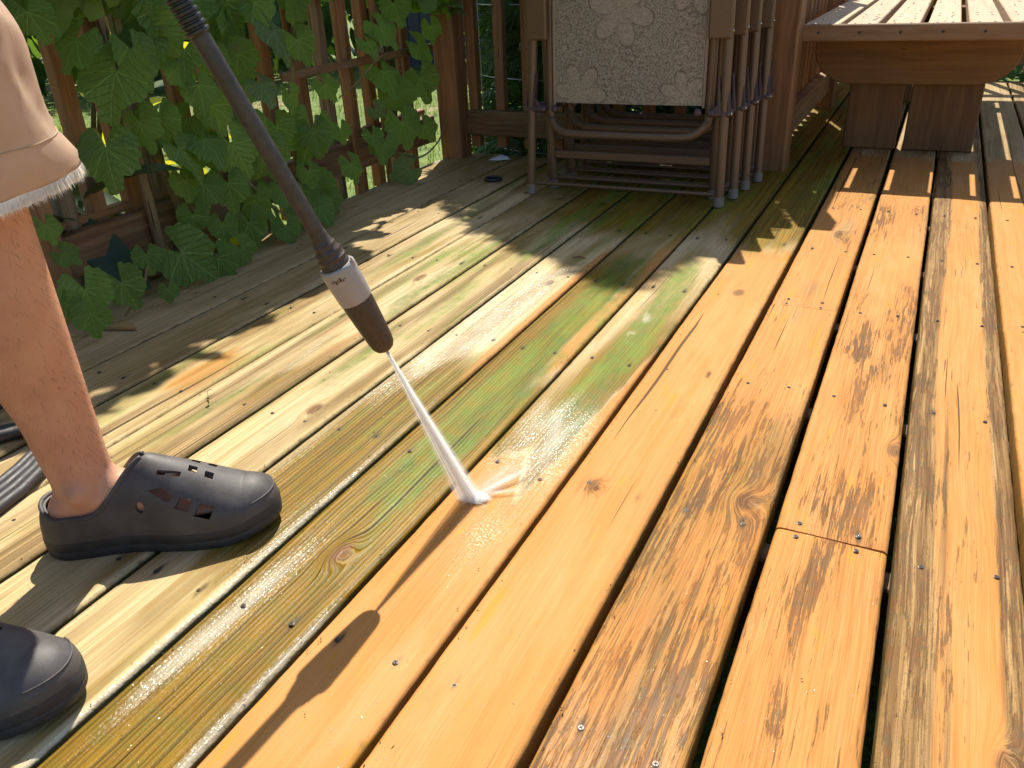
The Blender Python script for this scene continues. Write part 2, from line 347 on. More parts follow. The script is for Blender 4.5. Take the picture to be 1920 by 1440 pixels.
    stn = N.attr('stain'); sid = N.attr('side')
    c = N.mix(N.step(N.math('ADD', stn, N.math('MULTIPLY', d1, 0.8)), 0.18, 0.8), c, (0.075, 0.055, 0.030))
    dirt = N.math('MULTIPLY', N.step(N.math('ADD', sid, N.math('MULTIPLY', N.math('SUBTRACT', nb, 0.5), 1.6)), 0.25, 0.85), N.lin(a['clean'], 0, 1, 0.92, 0.55))
    c = N.mix(dirt, c, N.mix(N.step(nb, .4, .6), (0.045, 0.060, 0.014), (0.115, 0.085, 0.030)))
    wetm = N.step(N.math('ADD', a['wet'], N.math('MULTIPLY', d3, N.math('MULTIPLY', 1.1, N.step(a['wet'], 0, .25)))), 0.30, 0.85)
    gz = N.step(N.math('ADD', N.math('ADD', a['white'], N.math('MULTIPLY', a['wet'], 0.22)), N.math('MULTIPLY', d3, 0.6)), 0.18, 0.75)
    glint = N.math('MULTIPLY', gz, N.step(N.noise(P, 300, 1, 0.5), 0.50, 0.58))
    rough = N.math('MINIMUM', N.lin(wetm, 0, 1, 0.64, 0.40), N.lin(glint, 0, 1, 1.0, 0.11))
    h = N.math('ADD', N.math('MULTIPLY', n1, 0.5), N.math('MULTIPLY', n2, 0.35))
    h = N.math('SUBTRACT', h, N.math('ADD', N.math('MULTIPLY', fm, 0.10), N.math('MULTIPLY', crk, 0.9)))
    h = N.math('ADD', h, N.math('MULTIPLY', rings, N.lin(fz('olive'), 0, 1, 0.02, 0.09)))
    b1 = N.bump(h, 0.6, 0.0034)
    b2 = N.bump(N.math('ADD', ns, N.math('MULTIPLY', N.noise(P, 170, 2, 0.5), 1.0)), N.math('ADD', N.math('MULTIPLY', wetm, 0.12), N.math('MULTIPLY', gz, 0.30)), 0.0022, b1)
    return N.set(Base_Color=c, Roughness=rough, Normal=b2, Specular_IOR_Level=N.lin(glint, 0, 1, 0.12, 0.9))
M_DECK = deck_material()

deck = thing('deck', 'weathered timber deck being washed, orange where clean and green where dirty', None, kind='structure')
def make_board(b, y0, y1, hero=True, x0=None, x1=None):
    gaps = {0: .0075, 1: .0085, 2: .011, 3: .0095, 4: .0080, 5: .0055, 6: .0060, 7: .0070, 8: .0060, 9: .0042, 10: .005, 11: .005, 12: .004}
    gl = gaps.get(b + 1, .006); gr = gaps.get(b, .007)
    xl = gapx(b + 1) + gl / 2; xr = gapx(b) - gr / 2
    xc = (xl + xr) / 2; wd = xr - xl; th = 0.034; rr = 0.0062
    nx = 16; ny = max(2, int((y1 - y0) / 0.014))
    prof = []                                           # (x, z) across: up the left side, over the top, down the right
    prof.append((-wd / 2, -th))
    for k in range(4):
        a = math.pi - k / 3 * math.pi / 2; prof.append((-wd / 2 + rr + rr * math.cos(a), -rr + rr * math.sin(a)))
    for k in range(1, nx): prof.append((-wd / 2 + rr + (wd - 2 * rr) * k / nx, 0.0))
    for k in range(4):
        a = math.pi / 2 - k / 3 * math.pi / 2; prof.append((wd / 2 - rr + rr * math.cos(a), -rr + rr * math.sin(a)))
    prof.append((wd / 2, -th))
    n = len(prof); tilt = random.uniform(-.010, .010); dz = random.uniform(-.0012, .0012); cup = random.uniform(-.0012, .0008)
    yc = (y0 + y1) / 2; vs = []; fs = []; at = [[] for _ in range(10)]; mine = [(q[0], q[1], rng_s.uniform(.25, 1.0) * (1 if rng_s.random() < .7 else .3)) for q in SCREWS if q[2] == b]
    for j in range(ny + 1):
        yy = y0 + (y1 - y0) * j / ny
        endr = 0.0025 * (j in (0, ny))
        wob = 0.0012 * noise.noise(V((b * 7.1, yy * 2.3, 0))); wob2 = 0.0012 * noise.noise(V((b * 7.1, yy * 2.3, 9)))
        for (px, pz) in prof:
            e = abs(px) / (wd / 2); sx = px + (wob if px < 0 else wob2) * e
            if e > .9: sx += 0.0006 * noise.noise(V((yy * 40, b * 3.3, px * 50)))
            zz = pz + dz + tilt * px + cup * (e * e) + (0.0006 * noise.noise(V((px * 60, yy * 3, b)))) - (endr if pz > -.02 else 0)
            vs.append((sx, yy - yc, zz))
            X = sx + xc
            wx = 0.012 * fbm(X * 14, yy * 4, 1.5 + b); wy = 0.09 * fbm(X * 22, yy * 2.5, 4.5 + b)
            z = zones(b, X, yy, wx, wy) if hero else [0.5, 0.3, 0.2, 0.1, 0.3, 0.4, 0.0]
            for q in range(7): at[q].append(z[q])
            at[8].append(sum(am * math.exp(-((X - kx) / .0055) ** 2 - ((yy - ky) / (.012 if yy < ky else .022)) ** 2) for kx, ky, am in mine if abs(yy - ky) < .06))
            at[9].append(0.0 if pz > -.0005 and e < .86 else (1.0 if pz < -.0045 else .45 * sst(.84, 1.0, e)))
            at[7].append(sum(math.exp(-((X - kx) / krx) ** 2 - ((yy - ky) / kry) ** 2) for kx, ky, krx, kry in KNOTS))
    for j in range(ny):
        for k in range(n - 1):
            a = j * n + k; fs.append((a, a + 1, a + 1 + n, a + n))
        fs.append((j * n + n - 1, j * n, j * n + n, j * n + n + n - 1))
    fs.append(tuple(range(n))); fs.append(tuple(reversed(range(ny * n, ny * n + n))))
    fs = [tuple(reversed(f)) for f in fs]
    o = from_data('board', vs, fs, M_DECK, deck, True, 45)
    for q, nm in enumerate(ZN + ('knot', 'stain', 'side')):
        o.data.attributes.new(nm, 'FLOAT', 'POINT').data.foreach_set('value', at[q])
    o.location = (xc, yc, 0)
    return o
BACK = 2.90; FAR = 5.15; NEAR = -0.25
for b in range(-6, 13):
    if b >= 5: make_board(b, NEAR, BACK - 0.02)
    elif b == 4: make_board(b, NEAR, 2.855 if False else FAR)
    elif b == 1: make_board(b, NEAR, 0.8985); make_board(b, 0.9005, FAR)
    elif b == 2: make_board(b, NEAR, 1.6690); make_board(b, 1.6712, FAR)
    elif b == -1: make_board(b, NEAR, 1.6790); make_board(b, 1.6815, FAR)
    else: make_board(b, NEAR, FAR)

M_JOIST = wood('joist_wood', 0, (0.16, 0.09, 0.04), (0.08, 0.045, 0.02))
for y in (0.115, 0.502, 0.889, 1.285, 1.675, 2.06, 2.45, 2.82):
    box('joist', (-1.66, y - .019, -.20), (1.0, y + .019, -.0375), M_JOIST, deck)
for y in (3.22, 3.61, 4.0, 4.39, 4.78, 5.1):
    box('joist', (-.50, y - .019, -.20), (1.0, y + .019, -.0375), M_JOIST, deck)
# countersunk deck screws: slightly sunken discs with a cross slot, too small to pick apart
bm = bmesh.new()
for sx, sy, _b in SCREWS:
    if True:
        if True:
            if True:
                m = Matrix.Translation((sx, sy, 0.0006 if rng_s.random() < .8 else 0.0014)) @ Matrix.Rotation(rng_s.random() * 3, 4, 'Z')
                rr = 0.0035
                r1 = bmesh.ops.create_circle(bm, cap_ends=False, segments=12, radius=rr, matrix=m)
                ring = r1['verts']
                inner = [bm.verts.new(m @ V((math.cos(i * math.pi / 6) * rr * .8, math.sin(i * math.pi / 6) * rr * .8, .0008))) for i in range(12)]
                for i in range(12): bm.faces.new((ring[i], ring[(i + 1) % 12], inner[(i + 1) % 12], inner[i]))
                f = bm.faces.new(inner)
                for a in (0, math.pi / 2):
                    q = [bm.verts.new(m @ (Matrix.Rotation(a, 4, 'Z') @ V((x_, y_, .0010 + .0001 * (a > 0))))) for x_, y_ in ((-.0022, -.0005), (.0022, -.0005), (.0022, .0005), (-.0022, .0005))]
                    ff = bm.faces.new(q); ff.material_index = 1
M_SCREW = plain('screw_steel', (0.085, 0.062, 0.045), 0.40, 0.35, 0.4, 300)
M_SLOT = plain('screw_slot', (0.03, 0.025, 0.02), 0.8)
so = from_bm('deck_screws', bm, M_SCREW, deck); so.data.materials.append(M_SLOT); so['kind'] = 'stuff'

# ------------------------------------------------------------------ lawn
def lawn_material():
    N = NT('lawn'); P = N.pos()
    n = N.noise(P, 0.9, 4, 0.6); n2 = N.noise(P, 9, 4, 0.65)
    c = N.mix(N.step(n2, 0.35, 0.65), (0.075, 0.13, 0.018), (0.16, 0.22, 0.04))
    c = N.mix(N.step(N.math('ADD', n, N.math('MULTIPLY', N.math('SUBTRACT', n2, .5), .5)), 0.56, 0.68), c, (0.34, 0.23, 0.15))
    return N.set(Base_Color=c, Roughness=0.9, Normal=N.bump(n2, 0.8, 0.05))
GZ = -0.35
vs, fs = [], []
NXG, NYG = 60, 60
for j in range(NYG + 1):
    for i in range(NXG + 1):
        x = -90 + 180 * (i / NXG); y = -60 + 190 * (j / NYG)
        vs.append((x, y, GZ + 0.0 + (0.25 * fbm(x * .05, y * .05) if abs(x) + abs(y) > 14 else 0)))
for j in range(NYG):
    for i in range(NXG):
        a = j * (NXG + 1) + i; fs.append((a, a + 1, a + NXG + 2, a + NXG + 1))
lawn = from_data('lawn', vs, fs, lawn_material(), None, True); lawn['kind'] = 'structure'
lawn['label'] = 'sunlit green lawn with bare patches beyond the fence'
def leaf_mat(name, a, b, trans, tcol, rough=0.45, vein=False, gloss=0.4):
    N = NT(name); rd = N.rnd(); o = N.obj(); n = N.noise(o, 14, 3, 0.6, N.math('MULTIPLY', rd, 30))
    isl = N.n('ShaderNodeNewGeometry').outputs['Random Per Island']
    f = N.math('ADD', N.math('MULTIPLY', N.math('ADD', rd, isl), 0.38), N.math('MULTIPLY', n, 0.35))
    c = N.mix(N.lin(f, 0.2, 0.9), a, b); tc = tcol
    if vein:
        p = N.xyz(o); vm = None
        for ang in (0, 0.62, -0.62, 1.35, -1.35):
            s_, c_ = math.sin(ang), math.cos(ang)      # veins run from the stalk (origin) towards -y and sideways
            al = N.math('ADD', N.math('MULTIPLY', p[0], s_), N.math('MULTIPLY', p[1], -c_))
            pe = N.math('ABSOLUTE', N.math('ADD', N.math('MULTIPLY', p[0], c_), N.math('MULTIPLY', p[1], s_)))
            m = N.math('MULTIPLY', N.step(pe, 0.007, 0.018, 1, 0), N.step(al, 0.0, 0.03))
            vm = m if vm is None else N.math('MAXIMUM', vm, m)
        sv = N.math('ABSOLUTE', N.math('SUBTRACT', N.math('FRACT', N.math('ADD', N.math('MULTIPLY', p[1], 7), N.math('MULTIPLY', N.math('ABSOLUTE', p[0]), 5))), 0.5))
        sv = N.step(sv, 0.38, 0.5)
        c = N.mix(N.math('MULTIPLY', vm, 0.55), c, tuple(min(1, x * 1.9 + .02) for x in b))
        c = N.mix(N.math('MULTIPLY', sv, 0.25), c, tuple(x * .6 for x in a))
        hgt = N.math('SUBTRACT', N.math('MULTIPLY', n, 0.5), N.math('ADD', N.math('MULTIPLY', vm, 0.8), N.math('MULTIPLY', sv, 0.45)))
        N.set(Normal=N.bump(hgt, 0.55, 0.05))
        spk = N.step(N.noise(o, 90, 2, 0.6), 0.66, 0.70)
        c = N.mix(N.math('MULTIPLY', spk, 0.35), c, (0.28, 0.34, 0.2))
    N.set(Base_Color=c, Roughness=rough); N.put(N.b.inputs['Specular IOR Level'], gloss)
    tr = N.n('ShaderNodeBsdfTranslucent'); N.put(tr.inputs[0], tc)
    mx = N.n('ShaderNodeMixShader'); mx.inputs[0].default_value = trans
    N.t.links.new(N.b.outputs[0], mx.inputs[1]); N.t.links.new(tr.outputs[0], mx.inputs[2]); N.t.links.new(mx.outputs[0], N.out.inputs[0])
    return N.m
M_GRASS = leaf_mat('grass_blade', (0.09, 0.15, 0.02), (0.17, 0.24, 0.04), 0.45, (0.28, 0.38, 0.06), 0.5)
vs, fs = [], []
for i in range(30000):
    y = random.uniform(0.6, 9.5); x = random.uniform(-1.75, -7.5) if y < 4 else random.uniform(-7.5, -0.6)
    if random.random() > 1.4 - 0.06 * ((x + 1.7) ** 2 + (y - 2.5) ** 2) ** .5 * 2: continue
    if fbm(x * .9, y * .9) > .18 and random.random() < .8: continue
    h = random.uniform(.03, .085); a = random.random() * 6.28; l = random.uniform(0, .05); wd = random.uniform(.002, .0045)
    k = len(vs); dx, dy = math.cos(a), math.sin(a)
    vs += [(x - dy * wd, y + dx * wd, GZ), (x + dy * wd, y - dx * wd, GZ), (x + dx * l, y + dy * l, GZ + h)]; fs.append((k, k + 1, k + 2))
g = from_data('grass', vs, fs, M_GRASS); tag(g, 'short sunlit grass growing beyond the wooden fence', 'grass', kind='stuff')

# ------------------------------------------------------------------ fences
WZ = wood('fence_wood_upright', 2, (0.42, 0.20, 0.072), (0.21, 0.095, 0.036), (0.21, 0.15, 0.095), 0.55)
WY = wood('fence_wood_along', 1, (0.32, 0.17, 0.075), (0.17, 0.085, 0.038), (0.19, 0.15, 0.09), 0.6)
WX = wood('fence_wood_across', 0, (0.22, 0.12, 0.05), (0.11, 0.06, 0.028), (0.14, 0.14, 0.07), 0.6)
WOLD = wood('old_grey_wood', 2, (0.30, 0.22, 0.13), (0.15, 0.10, 0.055), (0.25, 0.21, 0.15), 0.7, 0.8, 0.62, 0.6)
def upright(name, x, y, sx, sy, z0, z1, mat, parent, bev=.003, lean=0):
    o = box(name, (x - sx / 2, y - sy / 2, z0), (x + sx / 2, y + sy / 2, z1), mat, parent, bev)
    o.rotation_euler = (random.gauss(0, .004) + lean, random.gauss(0, .004), random.gauss(0, .03)); return o
F1 = thing('wooden_fence', 'tall brown wooden trellis fence along the left deck edge, overgrown by vine', 'fence')
upright('post', -1.645, 2.80, .089, .089, GZ, 1.0, WZ, F1, .005)
upright('post', -1.735, 1.075, .089, .089, GZ, 1.0, WZ, F1, .005)
upright('post', -1.735, -0.65, .089, .089, GZ, 1.0, WZ, F1, .005)
for (a, b_) in ((-.60, 1.03), (1.122, 2.752)):
    box('rail', (-1.742, a, .066), (-1.704, b_, .163), WY, F1)
    box('rail', (-1.742, a, .84), (-1.704, b_, .93), WY, F1)
    box('cap_strip', (-1.775, a, .1655), (-1.7435, b_, .185), WY, F1)
ys = [1.19, 1.275, 1.375, 1.47, 1.59, 1.705, 1.82, 1.93, 2.075, 2.195, 2.315, 2.43, 2.545, 2.66]
for i, y in enumerate(ys + [y_ * .115 - .55 for y_ in range(13)]):
    upright('baluster', -1.762, y, .036, .040, -.02 - .05 * random.random(), .95, WZ if i % 3 else WOLD, F1)
for y in (1.36, 1.66, 1.98, 2.22, 2.40, 2.52):
    upright('trellis_strip', -1.690, y, .012, .024, -.03, 1.57 if y < 2.4 else .95, WOLD if y < 1.9 else WZ, F1, .002, random.gauss(0, .012))
for z, a, b_ in ((.395, 1.9, 2.73), (.78, -.6, 2.73), (1.25, -.6, 2.35)):
    box('trellis_strip', (-1.682, a, z), (-1.670, b_, z + .024), WY, F1, .002)
box('fascia_board', (-1.700, -.3, -.16), (-1.678, 2.75, -.006), wood('fascia_wood', 1, (0.36, 0.32, 0.25), (0.20, 0.17, 0.13), (0.32, 0.30, 0.26), .6), F1)
F2 = thing('wooden_fence', 'low wooden baluster railing at the back of the deck, behind the chair stack', 'fence')
box('rail', (-1.599, 2.815, .080), (-.500, 2.853, .171), WX, F2)
box('rail', (-1.599, 2.815, .83), (-.500, 2.853, .92), WX, F2)
x = -1.583
while x < -.55:
    upright('baluster', x + random.gauss(0, .003), 2.872, .038, .036, .03, .93, WZ, F2); x += .1155
upright('post', -.452, 2.905, .089, .089, GZ, .96, WZ, F2, .005)
F3 = thing('wooden_fence', 'low wooden railing running back beside the bench seat', 'fence')
box('rail', (-.472, 2.952, .072), (-.434, 4.15, .165), WY, F3)
box('rail', (-.472, 2.952, .83), (-.434, 4.15, .92), WY, F3)
y = 3.03
while y < 4.15:
    upright('baluster', -.490, y, .034, .038, .03, .93, WZ, F3); y += .112
upright('post', -.452, 4.20, .089, .089, GZ, .96, WZ, F3, .005)
box('rail', (-.472, 4.246, .072), (-.434, 5.13, .165), WY, F3)
y = 4.32
while y < 5.13:
    upright('baluster', -.490, y, .034, .038, .03, .93, WZ, F3); y += .112
F4 = thing('wooden_fence', 'wooden railing across the far end of the deck behind the bench', 'fence')
upright('post', -.40, 5.21, .089, .089, GZ, .96, WZ, F4, .005); upright('post', 1.25, 5.21, .089, .089, GZ, .96, WZ, F4, .005)
box('rail', (-.354, 5.19, .072), (1.204, 5.228, .165), WX, F4); box('rail', (-.354, 5.19, .83), (1.204, 5.228, .92), WX, F4)
x = -.28
while x < 1.2:
    upright('baluster', x, 5.248, .038, .036, .03, .93, WZ, F4); x += .118

# ------------------------------------------------------------------ bench
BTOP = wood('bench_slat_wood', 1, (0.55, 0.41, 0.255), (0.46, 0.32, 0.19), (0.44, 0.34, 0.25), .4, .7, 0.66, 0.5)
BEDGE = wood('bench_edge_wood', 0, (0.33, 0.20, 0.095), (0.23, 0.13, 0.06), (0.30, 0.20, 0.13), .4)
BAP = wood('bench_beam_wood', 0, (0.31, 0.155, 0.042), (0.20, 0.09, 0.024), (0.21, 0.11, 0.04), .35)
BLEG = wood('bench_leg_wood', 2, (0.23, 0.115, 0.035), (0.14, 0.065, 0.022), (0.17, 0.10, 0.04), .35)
B = thing('bench', 'wide low wooden slatted bench on the deck behind the washed boards', 'bench')
sx0 = [-.413, -.284, -.170, -.049, .064, .176]; sx1 = [-.306, -.192, -.071, .042, .154, .270]
for a, b_ in zip(sx0, sx1):
    box('slat', (a, 2.964, .408), (b_, 4.72, .446), BTOP, B, .003)
box('edge_strip', (-.424, 2.936, .3985), (.282, 2.962, .4475), BEDGE, B, .003)
box('edge_strip', (-.424, 4.722, .3985), (.282, 4.748, .4475), BEDGE, B, .003)
bm = bmesh.new()
for k, (a, b_) in enumerate(zip(sx0, sx1)):
    for q in (.28, .74):
        for yy in (2.985, 3.26, 3.365, 4.44, 4.70):
            bmesh.ops.create_cone(bm, cap_ends=True, segments=8, radius1=.0042, radius2=.0036, depth=.0012, matrix=Matrix.Translation((a + (b_ - a) * q, yy, .4464)))
    bmesh.ops.create_cone(bm, cap_ends=True, segments=8, radius1=.0048, radius2=.004, depth=.0014, matrix=Matrix.Translation(((a + b_) / 2, 2.9356, .424)) @ Matrix.Rotation(math.pi / 2, 4, 'X'))
from_bm('nail_heads', bm, plain('rusty_nail', (.06, .04, .03), .6, .3), B)['kind'] = 'stuff'
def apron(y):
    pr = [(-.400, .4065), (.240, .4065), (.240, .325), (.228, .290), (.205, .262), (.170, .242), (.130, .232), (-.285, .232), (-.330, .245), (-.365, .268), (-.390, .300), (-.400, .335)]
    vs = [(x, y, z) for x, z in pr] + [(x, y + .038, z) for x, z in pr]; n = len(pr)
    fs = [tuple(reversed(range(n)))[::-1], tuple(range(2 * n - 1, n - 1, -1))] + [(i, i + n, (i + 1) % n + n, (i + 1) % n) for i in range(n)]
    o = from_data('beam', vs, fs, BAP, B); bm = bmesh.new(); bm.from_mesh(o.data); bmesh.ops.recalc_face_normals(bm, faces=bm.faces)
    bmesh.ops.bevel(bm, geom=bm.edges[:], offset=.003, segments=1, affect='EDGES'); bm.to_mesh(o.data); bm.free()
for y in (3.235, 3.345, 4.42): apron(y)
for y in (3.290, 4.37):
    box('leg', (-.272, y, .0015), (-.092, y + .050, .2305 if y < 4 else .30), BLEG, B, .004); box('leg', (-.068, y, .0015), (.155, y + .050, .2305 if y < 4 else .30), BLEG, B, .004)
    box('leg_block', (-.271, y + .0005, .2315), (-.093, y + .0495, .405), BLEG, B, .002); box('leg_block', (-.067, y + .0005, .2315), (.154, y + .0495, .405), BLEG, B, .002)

# ------------------------------------------------------------------ folded chairs
def tube_mat():
    N = NT('brown_metal'); o = N.pos(); n = N.noise(o, 600, 2, .6)
    c = N.mix(N.step(n, .4, .6), (0.135, 0.082, 0.046), (0.20, 0.128, 0.076))
    return N.set(Base_Color=c, Roughness=.42, Metallic=.25, Normal=N.bump(n, .15, .0006))
M_TUBE = tube_mat()
M_PLAS = plain('bracket_plastic', (0.085, 0.055, 0.062), .35, 0, .2, 60, .1)
M_CAP = plain('foot_cap', (0.24, 0.19, 0.165), .45)
M_PIN = plain('rivet_steel', (0.5, 0.48, 0.45), .25, .9)
M_PIPE = plain('sling_edge', (0.36, 0.27, 0.19), .6, 0, .2, 200, .3, 800)
def sling_mat():
    N = NT('sling_fabric'); o = N.obj(); p = N.xyz(o)
    wv = N.noise(N.vmath('MULTIPLY', o, (1, 1, 1)), 75, 3, .7, None, 3.0)
    fl = N.noise(o, 190, 3, .75)
    lines = N.step(N.math('ABSOLUTE', N.math('SUBTRACT', wv, .5)), .015, .06, 1, 0)
    pet = None
    for fx, fz, sz, ph in ((-.145, -.205, .085, .3), (.17, -.21, .07, 1.1), (.13, -.31, .08, .1), (-.02, .02, .10, .8), (-.2, .12, .08, .0), (.19, .08, .08, .5)):
        dx = N.math('SUBTRACT', p[0], fx); dz = N.math('SUBTRACT', p[2], fz)
        rr = N.math('SQRT', N.math('ADD', N.math('MULTIPLY', dx, dx), N.math('MULTIPLY', dz, dz)))
        th = N.math('ARCTAN2', dz, dx)
        lim = N.math('MULTIPLY', N.math('POWER', N.math('ABSOLUTE', N.math('COSINE', N.math('ADD', N.math('MULTIPLY', th, 3), ph))), .45), sz)
        q = N.math('SUBTRACT', lim, rr)
        inside = N.step(q, 0.0, .006); edge = N.step(N.math('ABSOLUTE', q), .002, .005, 1, 0)
        v = N.math('SUBTRACT', N.math('MULTIPLY', inside, .55), N.math('MULTIPLY', edge, .9))
        pet = v if pet is None else N.math('ADD', pet, v)
    c = N.mix(N.step(fl, .38, .62), (0.105, 0.082, 0.060), (0.40, 0.335, 0.265))
    c = N.mix(N.math('MULTIPLY', lines, .55), c, (0.52, 0.42, 0.315))
    c = N.mix(N.math('MULTIPLY', N.step(pet, 0, .6), .34), c, (0.50, 0.40, 0.29))
    c = N.mix(N.math('MULTIPLY', N.step(pet, 0, -.6), .5), c, (0.15, 0.10, 0.065))
    return N.set(Base_Color=c, Roughness=.8, Normal=N.bump(fl, .35, .001))
M_SLING = sling_mat()
TOP = .74
def chair():
    t = thing('folding_chair')
    # local frame: x right, y back, z up, origin on the deck between the front feet
    for s in (-1, 1):
        tube('back_rail', [(s * .2475, .045, .245), (s * .2475, .050, .5), (s * .245, .058, TOP)], .0135, M_TUBE, t)
        leg = tube('leg', [(s * .302, .0, .026), (s * .297, .012, .26), (s * .290, .026, .50), (s * .286, .034, .66)], .0135, M_TUBE, t)
        c = tube('foot_cap', [(s * .3025, -.001, .001), (s * .3018, .0002, .030)], .0152, M_CAP, leg)
        leg2 = tube('leg', [(s * .262, .094, .026), (s * .266, .070, .26), (s * .268, .060, .60)], .0135, M_TUBE, t)
        tube('foot_cap', [(s * .262, .0945, .001), (s * .2625, .093, .026)], .0152, M_CAP, leg2)
        # arm folded down: flat bar
        bm = bmesh.new(); add_box(bm, (s * .272, .012, .595), (.064, .022, .275), .004); arm = from_bm('armrest', bm, M_TUBE, t)
        lathe('rivet', [(0, .0001), (.0005, .005), (.003, .0045), (.004, .002)], M_PIN, arm, 10, Matrix.Translation((s * .3045, .012, .478)) @ Matrix.Rotation(s * math.pi / 2, 4, 'Y'))
        # plastic pivot bracket with three upright fins
        bm = bmesh.new(); add_box(bm, (s * .282, .040, .262), (.066, .085, .018), .006)
        for (fx, fy) in ((.312, .012), (.288, .006), (.312, .070)):
            vsb = [bm.verts.new(V(q)) for q in ((s * (fx - .003), fy - .012, .265), (s * (fx + .003), fy - .012, .265), (s * (fx + .003), fy + .012, .265), (s * (fx - .003), fy + .012, .265), (s * (fx - .013), fy + .002, .362), (s * (fx - .010), fy + .002, .362), (s * (fx - .010), fy + .009, .362), (s * (fx - .013), fy + .009, .362))]
            for q in ((0, 1, 5, 4), (1, 2, 6, 5), (2, 3, 7, 6), (3, 0, 4, 7), (4, 5, 6, 7)): bm.faces.new([vsb[i] for i in q])
        # sloping web towards the rail
        vsb = [bm.verts.new(V(q)) for q in ((s * .262, .004, .268), (s * .292, .004, .268), (s * .286, .004, .300), (s * .262, .012, .268), (s * .292, .012, .268), (s * .286, .012, .300))]
        for q in ((0, 1, 2), (5, 4, 3), (0, 3, 4, 1), (1, 4, 5, 2), (2, 5, 3, 0)): bm.faces.new([vsb[i] for i in q])
        bmesh.ops.recalc_face_normals(bm, faces=bm.faces)
        br = from_bm('bracket', bm, M_PLAS, t)
        lathe('rivet', [(0, .0001), (.0005, .0055), (.003, .005), (.0045, .002)], M_PIN, br, 10, Matrix.Translation((s * .3155, .012, .262)) @ Matrix.Rotation(s * math.pi / 2, 4, 'Y'))
        lathe('pivot_knob', [(0, .010), (.006, .012), (.013, .010), (.017, .004)], M_PLAS, t, 14, Matrix.Translation((s * .221, .020, .262)) @ Matrix.Rotation(math.pi / 2, 4, 'X'))
        tube('sling_edge', [(s * .2305, .036, .272), (s * .2305, .040, .5), (s * .229, .050, TOP - .01)], .0042, M_PIPE, t, 6)
    # U shaped seat tube
    tube('seat_tube', catmull([(-.246, .05, .40), (-.246, .046, .25), (-.238, .034, .222), (-.210, .022, .198), (-.165, .016, .190), (0, .014, .189), (.165, .016, .190), (.210, .022, .198), (.238, .034, .222), (.246, .046, .25), (.246, .05, .40)], 5), .0125, M_TUBE, t)
    tube('rod', [(-.300, .003, .034), (.300, .003, .034)], .0062, M_TUBE, t); tube('rod', [(-.262, .092, .034), (.262, .092, .034)], .0062, M_TUBE, t)
    bm = bmesh.new(); add_box(bm, (0, .084, .111), (.505, .018, .026), .004); from_bm('crossbar', bm, M_TUBE, t)
    tube('rod', [(-.246, .058, TOP), (.246, .058, TOP)], .0135, M_TUBE, t)
    vs, fs = [], []
    for j in range(13):
        for i in range(13):
            u = i / 12 - .5; v = j / 12
            vs.append((u * .452, -.007 * (1 - (2 * u) ** 2), -.235 + v * (TOP - .285)))
    nv = len(vs); vs += [(a, b_ + .003, c) for a, b_, c in vs]
    for j in range(12):
        for i in range(12):
            a = j * 13 + i; fs.append((a, a + 1, a + 14, a + 13)); fs.append((nv + a, nv + a + 13, nv + a + 14, nv + a + 1))
    ed = [i for i in range(13)] + [13 * k + 12 for k in range(1, 13)] + [156 + i for i in range(11, -1, -1)] + [13 * k for k in range(11, 0, -1)]
    for i in range(len(ed)):
        a, b_ = ed[i], ed[(i + 1) % len(ed)]; fs.append((a, nv + a, nv + b_, b_))
    sl = from_data('sling', vs, fs, M_SLING, t, True, 40); sl.location = (0, .041, .513); sl.rotation_euler = (-.028, 0, 0)
    return t
c0 = chair()
labs = ['nearest folded brown patio chair of the stack, its beige floral sling in full view', 'folded brown patio chair second from the front of the leaning stack', 'folded brown patio chair third from the front, second from the wooden post', 'rearmost folded brown patio chair of the stack, standing against the wooden post']
for i, (x, y, rz) in enumerate(((-.815, 2.366, .012), (-.797, 2.475, .0), (-.785, 2.590, -.008), (-.768, 2.700, .004))):
    c = c0 if i == 0 else copy_tree(c0)
    c.location = (x, y, 0); c.rotation_euler = (0, 0, rz)
    tag(c, labs[i], 'chair', 'folded patio chairs in a stack')

# ------------------------------------------------------------------ leaf shapes
def lobed_leaf(seed, n=33, serr=.035):
    """grape leaf about 1 wide; stalk joins at the origin, tip towards -y, front towards +z"""
    rng = random.Random(seed); ring = []
    lob = [(0, .80, .40), (.95 + rng.uniform(-.1, .1), .62, .38), (-.95 + rng.uniform(-.1, .1), .62, .38), (1.85, .50, .42), (-1.85, .50, .42)]
    for i in range(n):
        a = -2.75 + 5.5 * i / (n - 1)
        r = .48 + max(.10 * math.cos(a / 2), 0)
        for (c, h, wd) in lob: r = max(r, h * math.exp(-((a - c) / wd) ** 2 * .42))
        r *= 1 + (serr if i % 2 else -serr) + rng.uniform(-.03, .03)
        ring.append((a, r))
    fold = rng.uniform(.05, .3); droop = rng.uniform(.15, .45); tw = rng.uniform(-.15, .15)
    vs = [(0, 0, 0)]; fs = []
    for q in (.5, 1.0):
        for (a, r) in ring:
            x = math.sin(a) * r * q; y = -math.cos(a) * r * q
            z = abs(x) * fold - droop * (x * x + y * y) + tw * x * y * 2 + .05 * math.sin(5 * a + seed) * q * q
            vs.append((x, y, z))
    for i in range(n - 1):
        fs.append((0, 1 + i + 1, 1 + i)[::-1]); fs.append((1 + i, 1 + n + i, 1 + n + i + 1, 1 + i + 1))
    return vs, fs
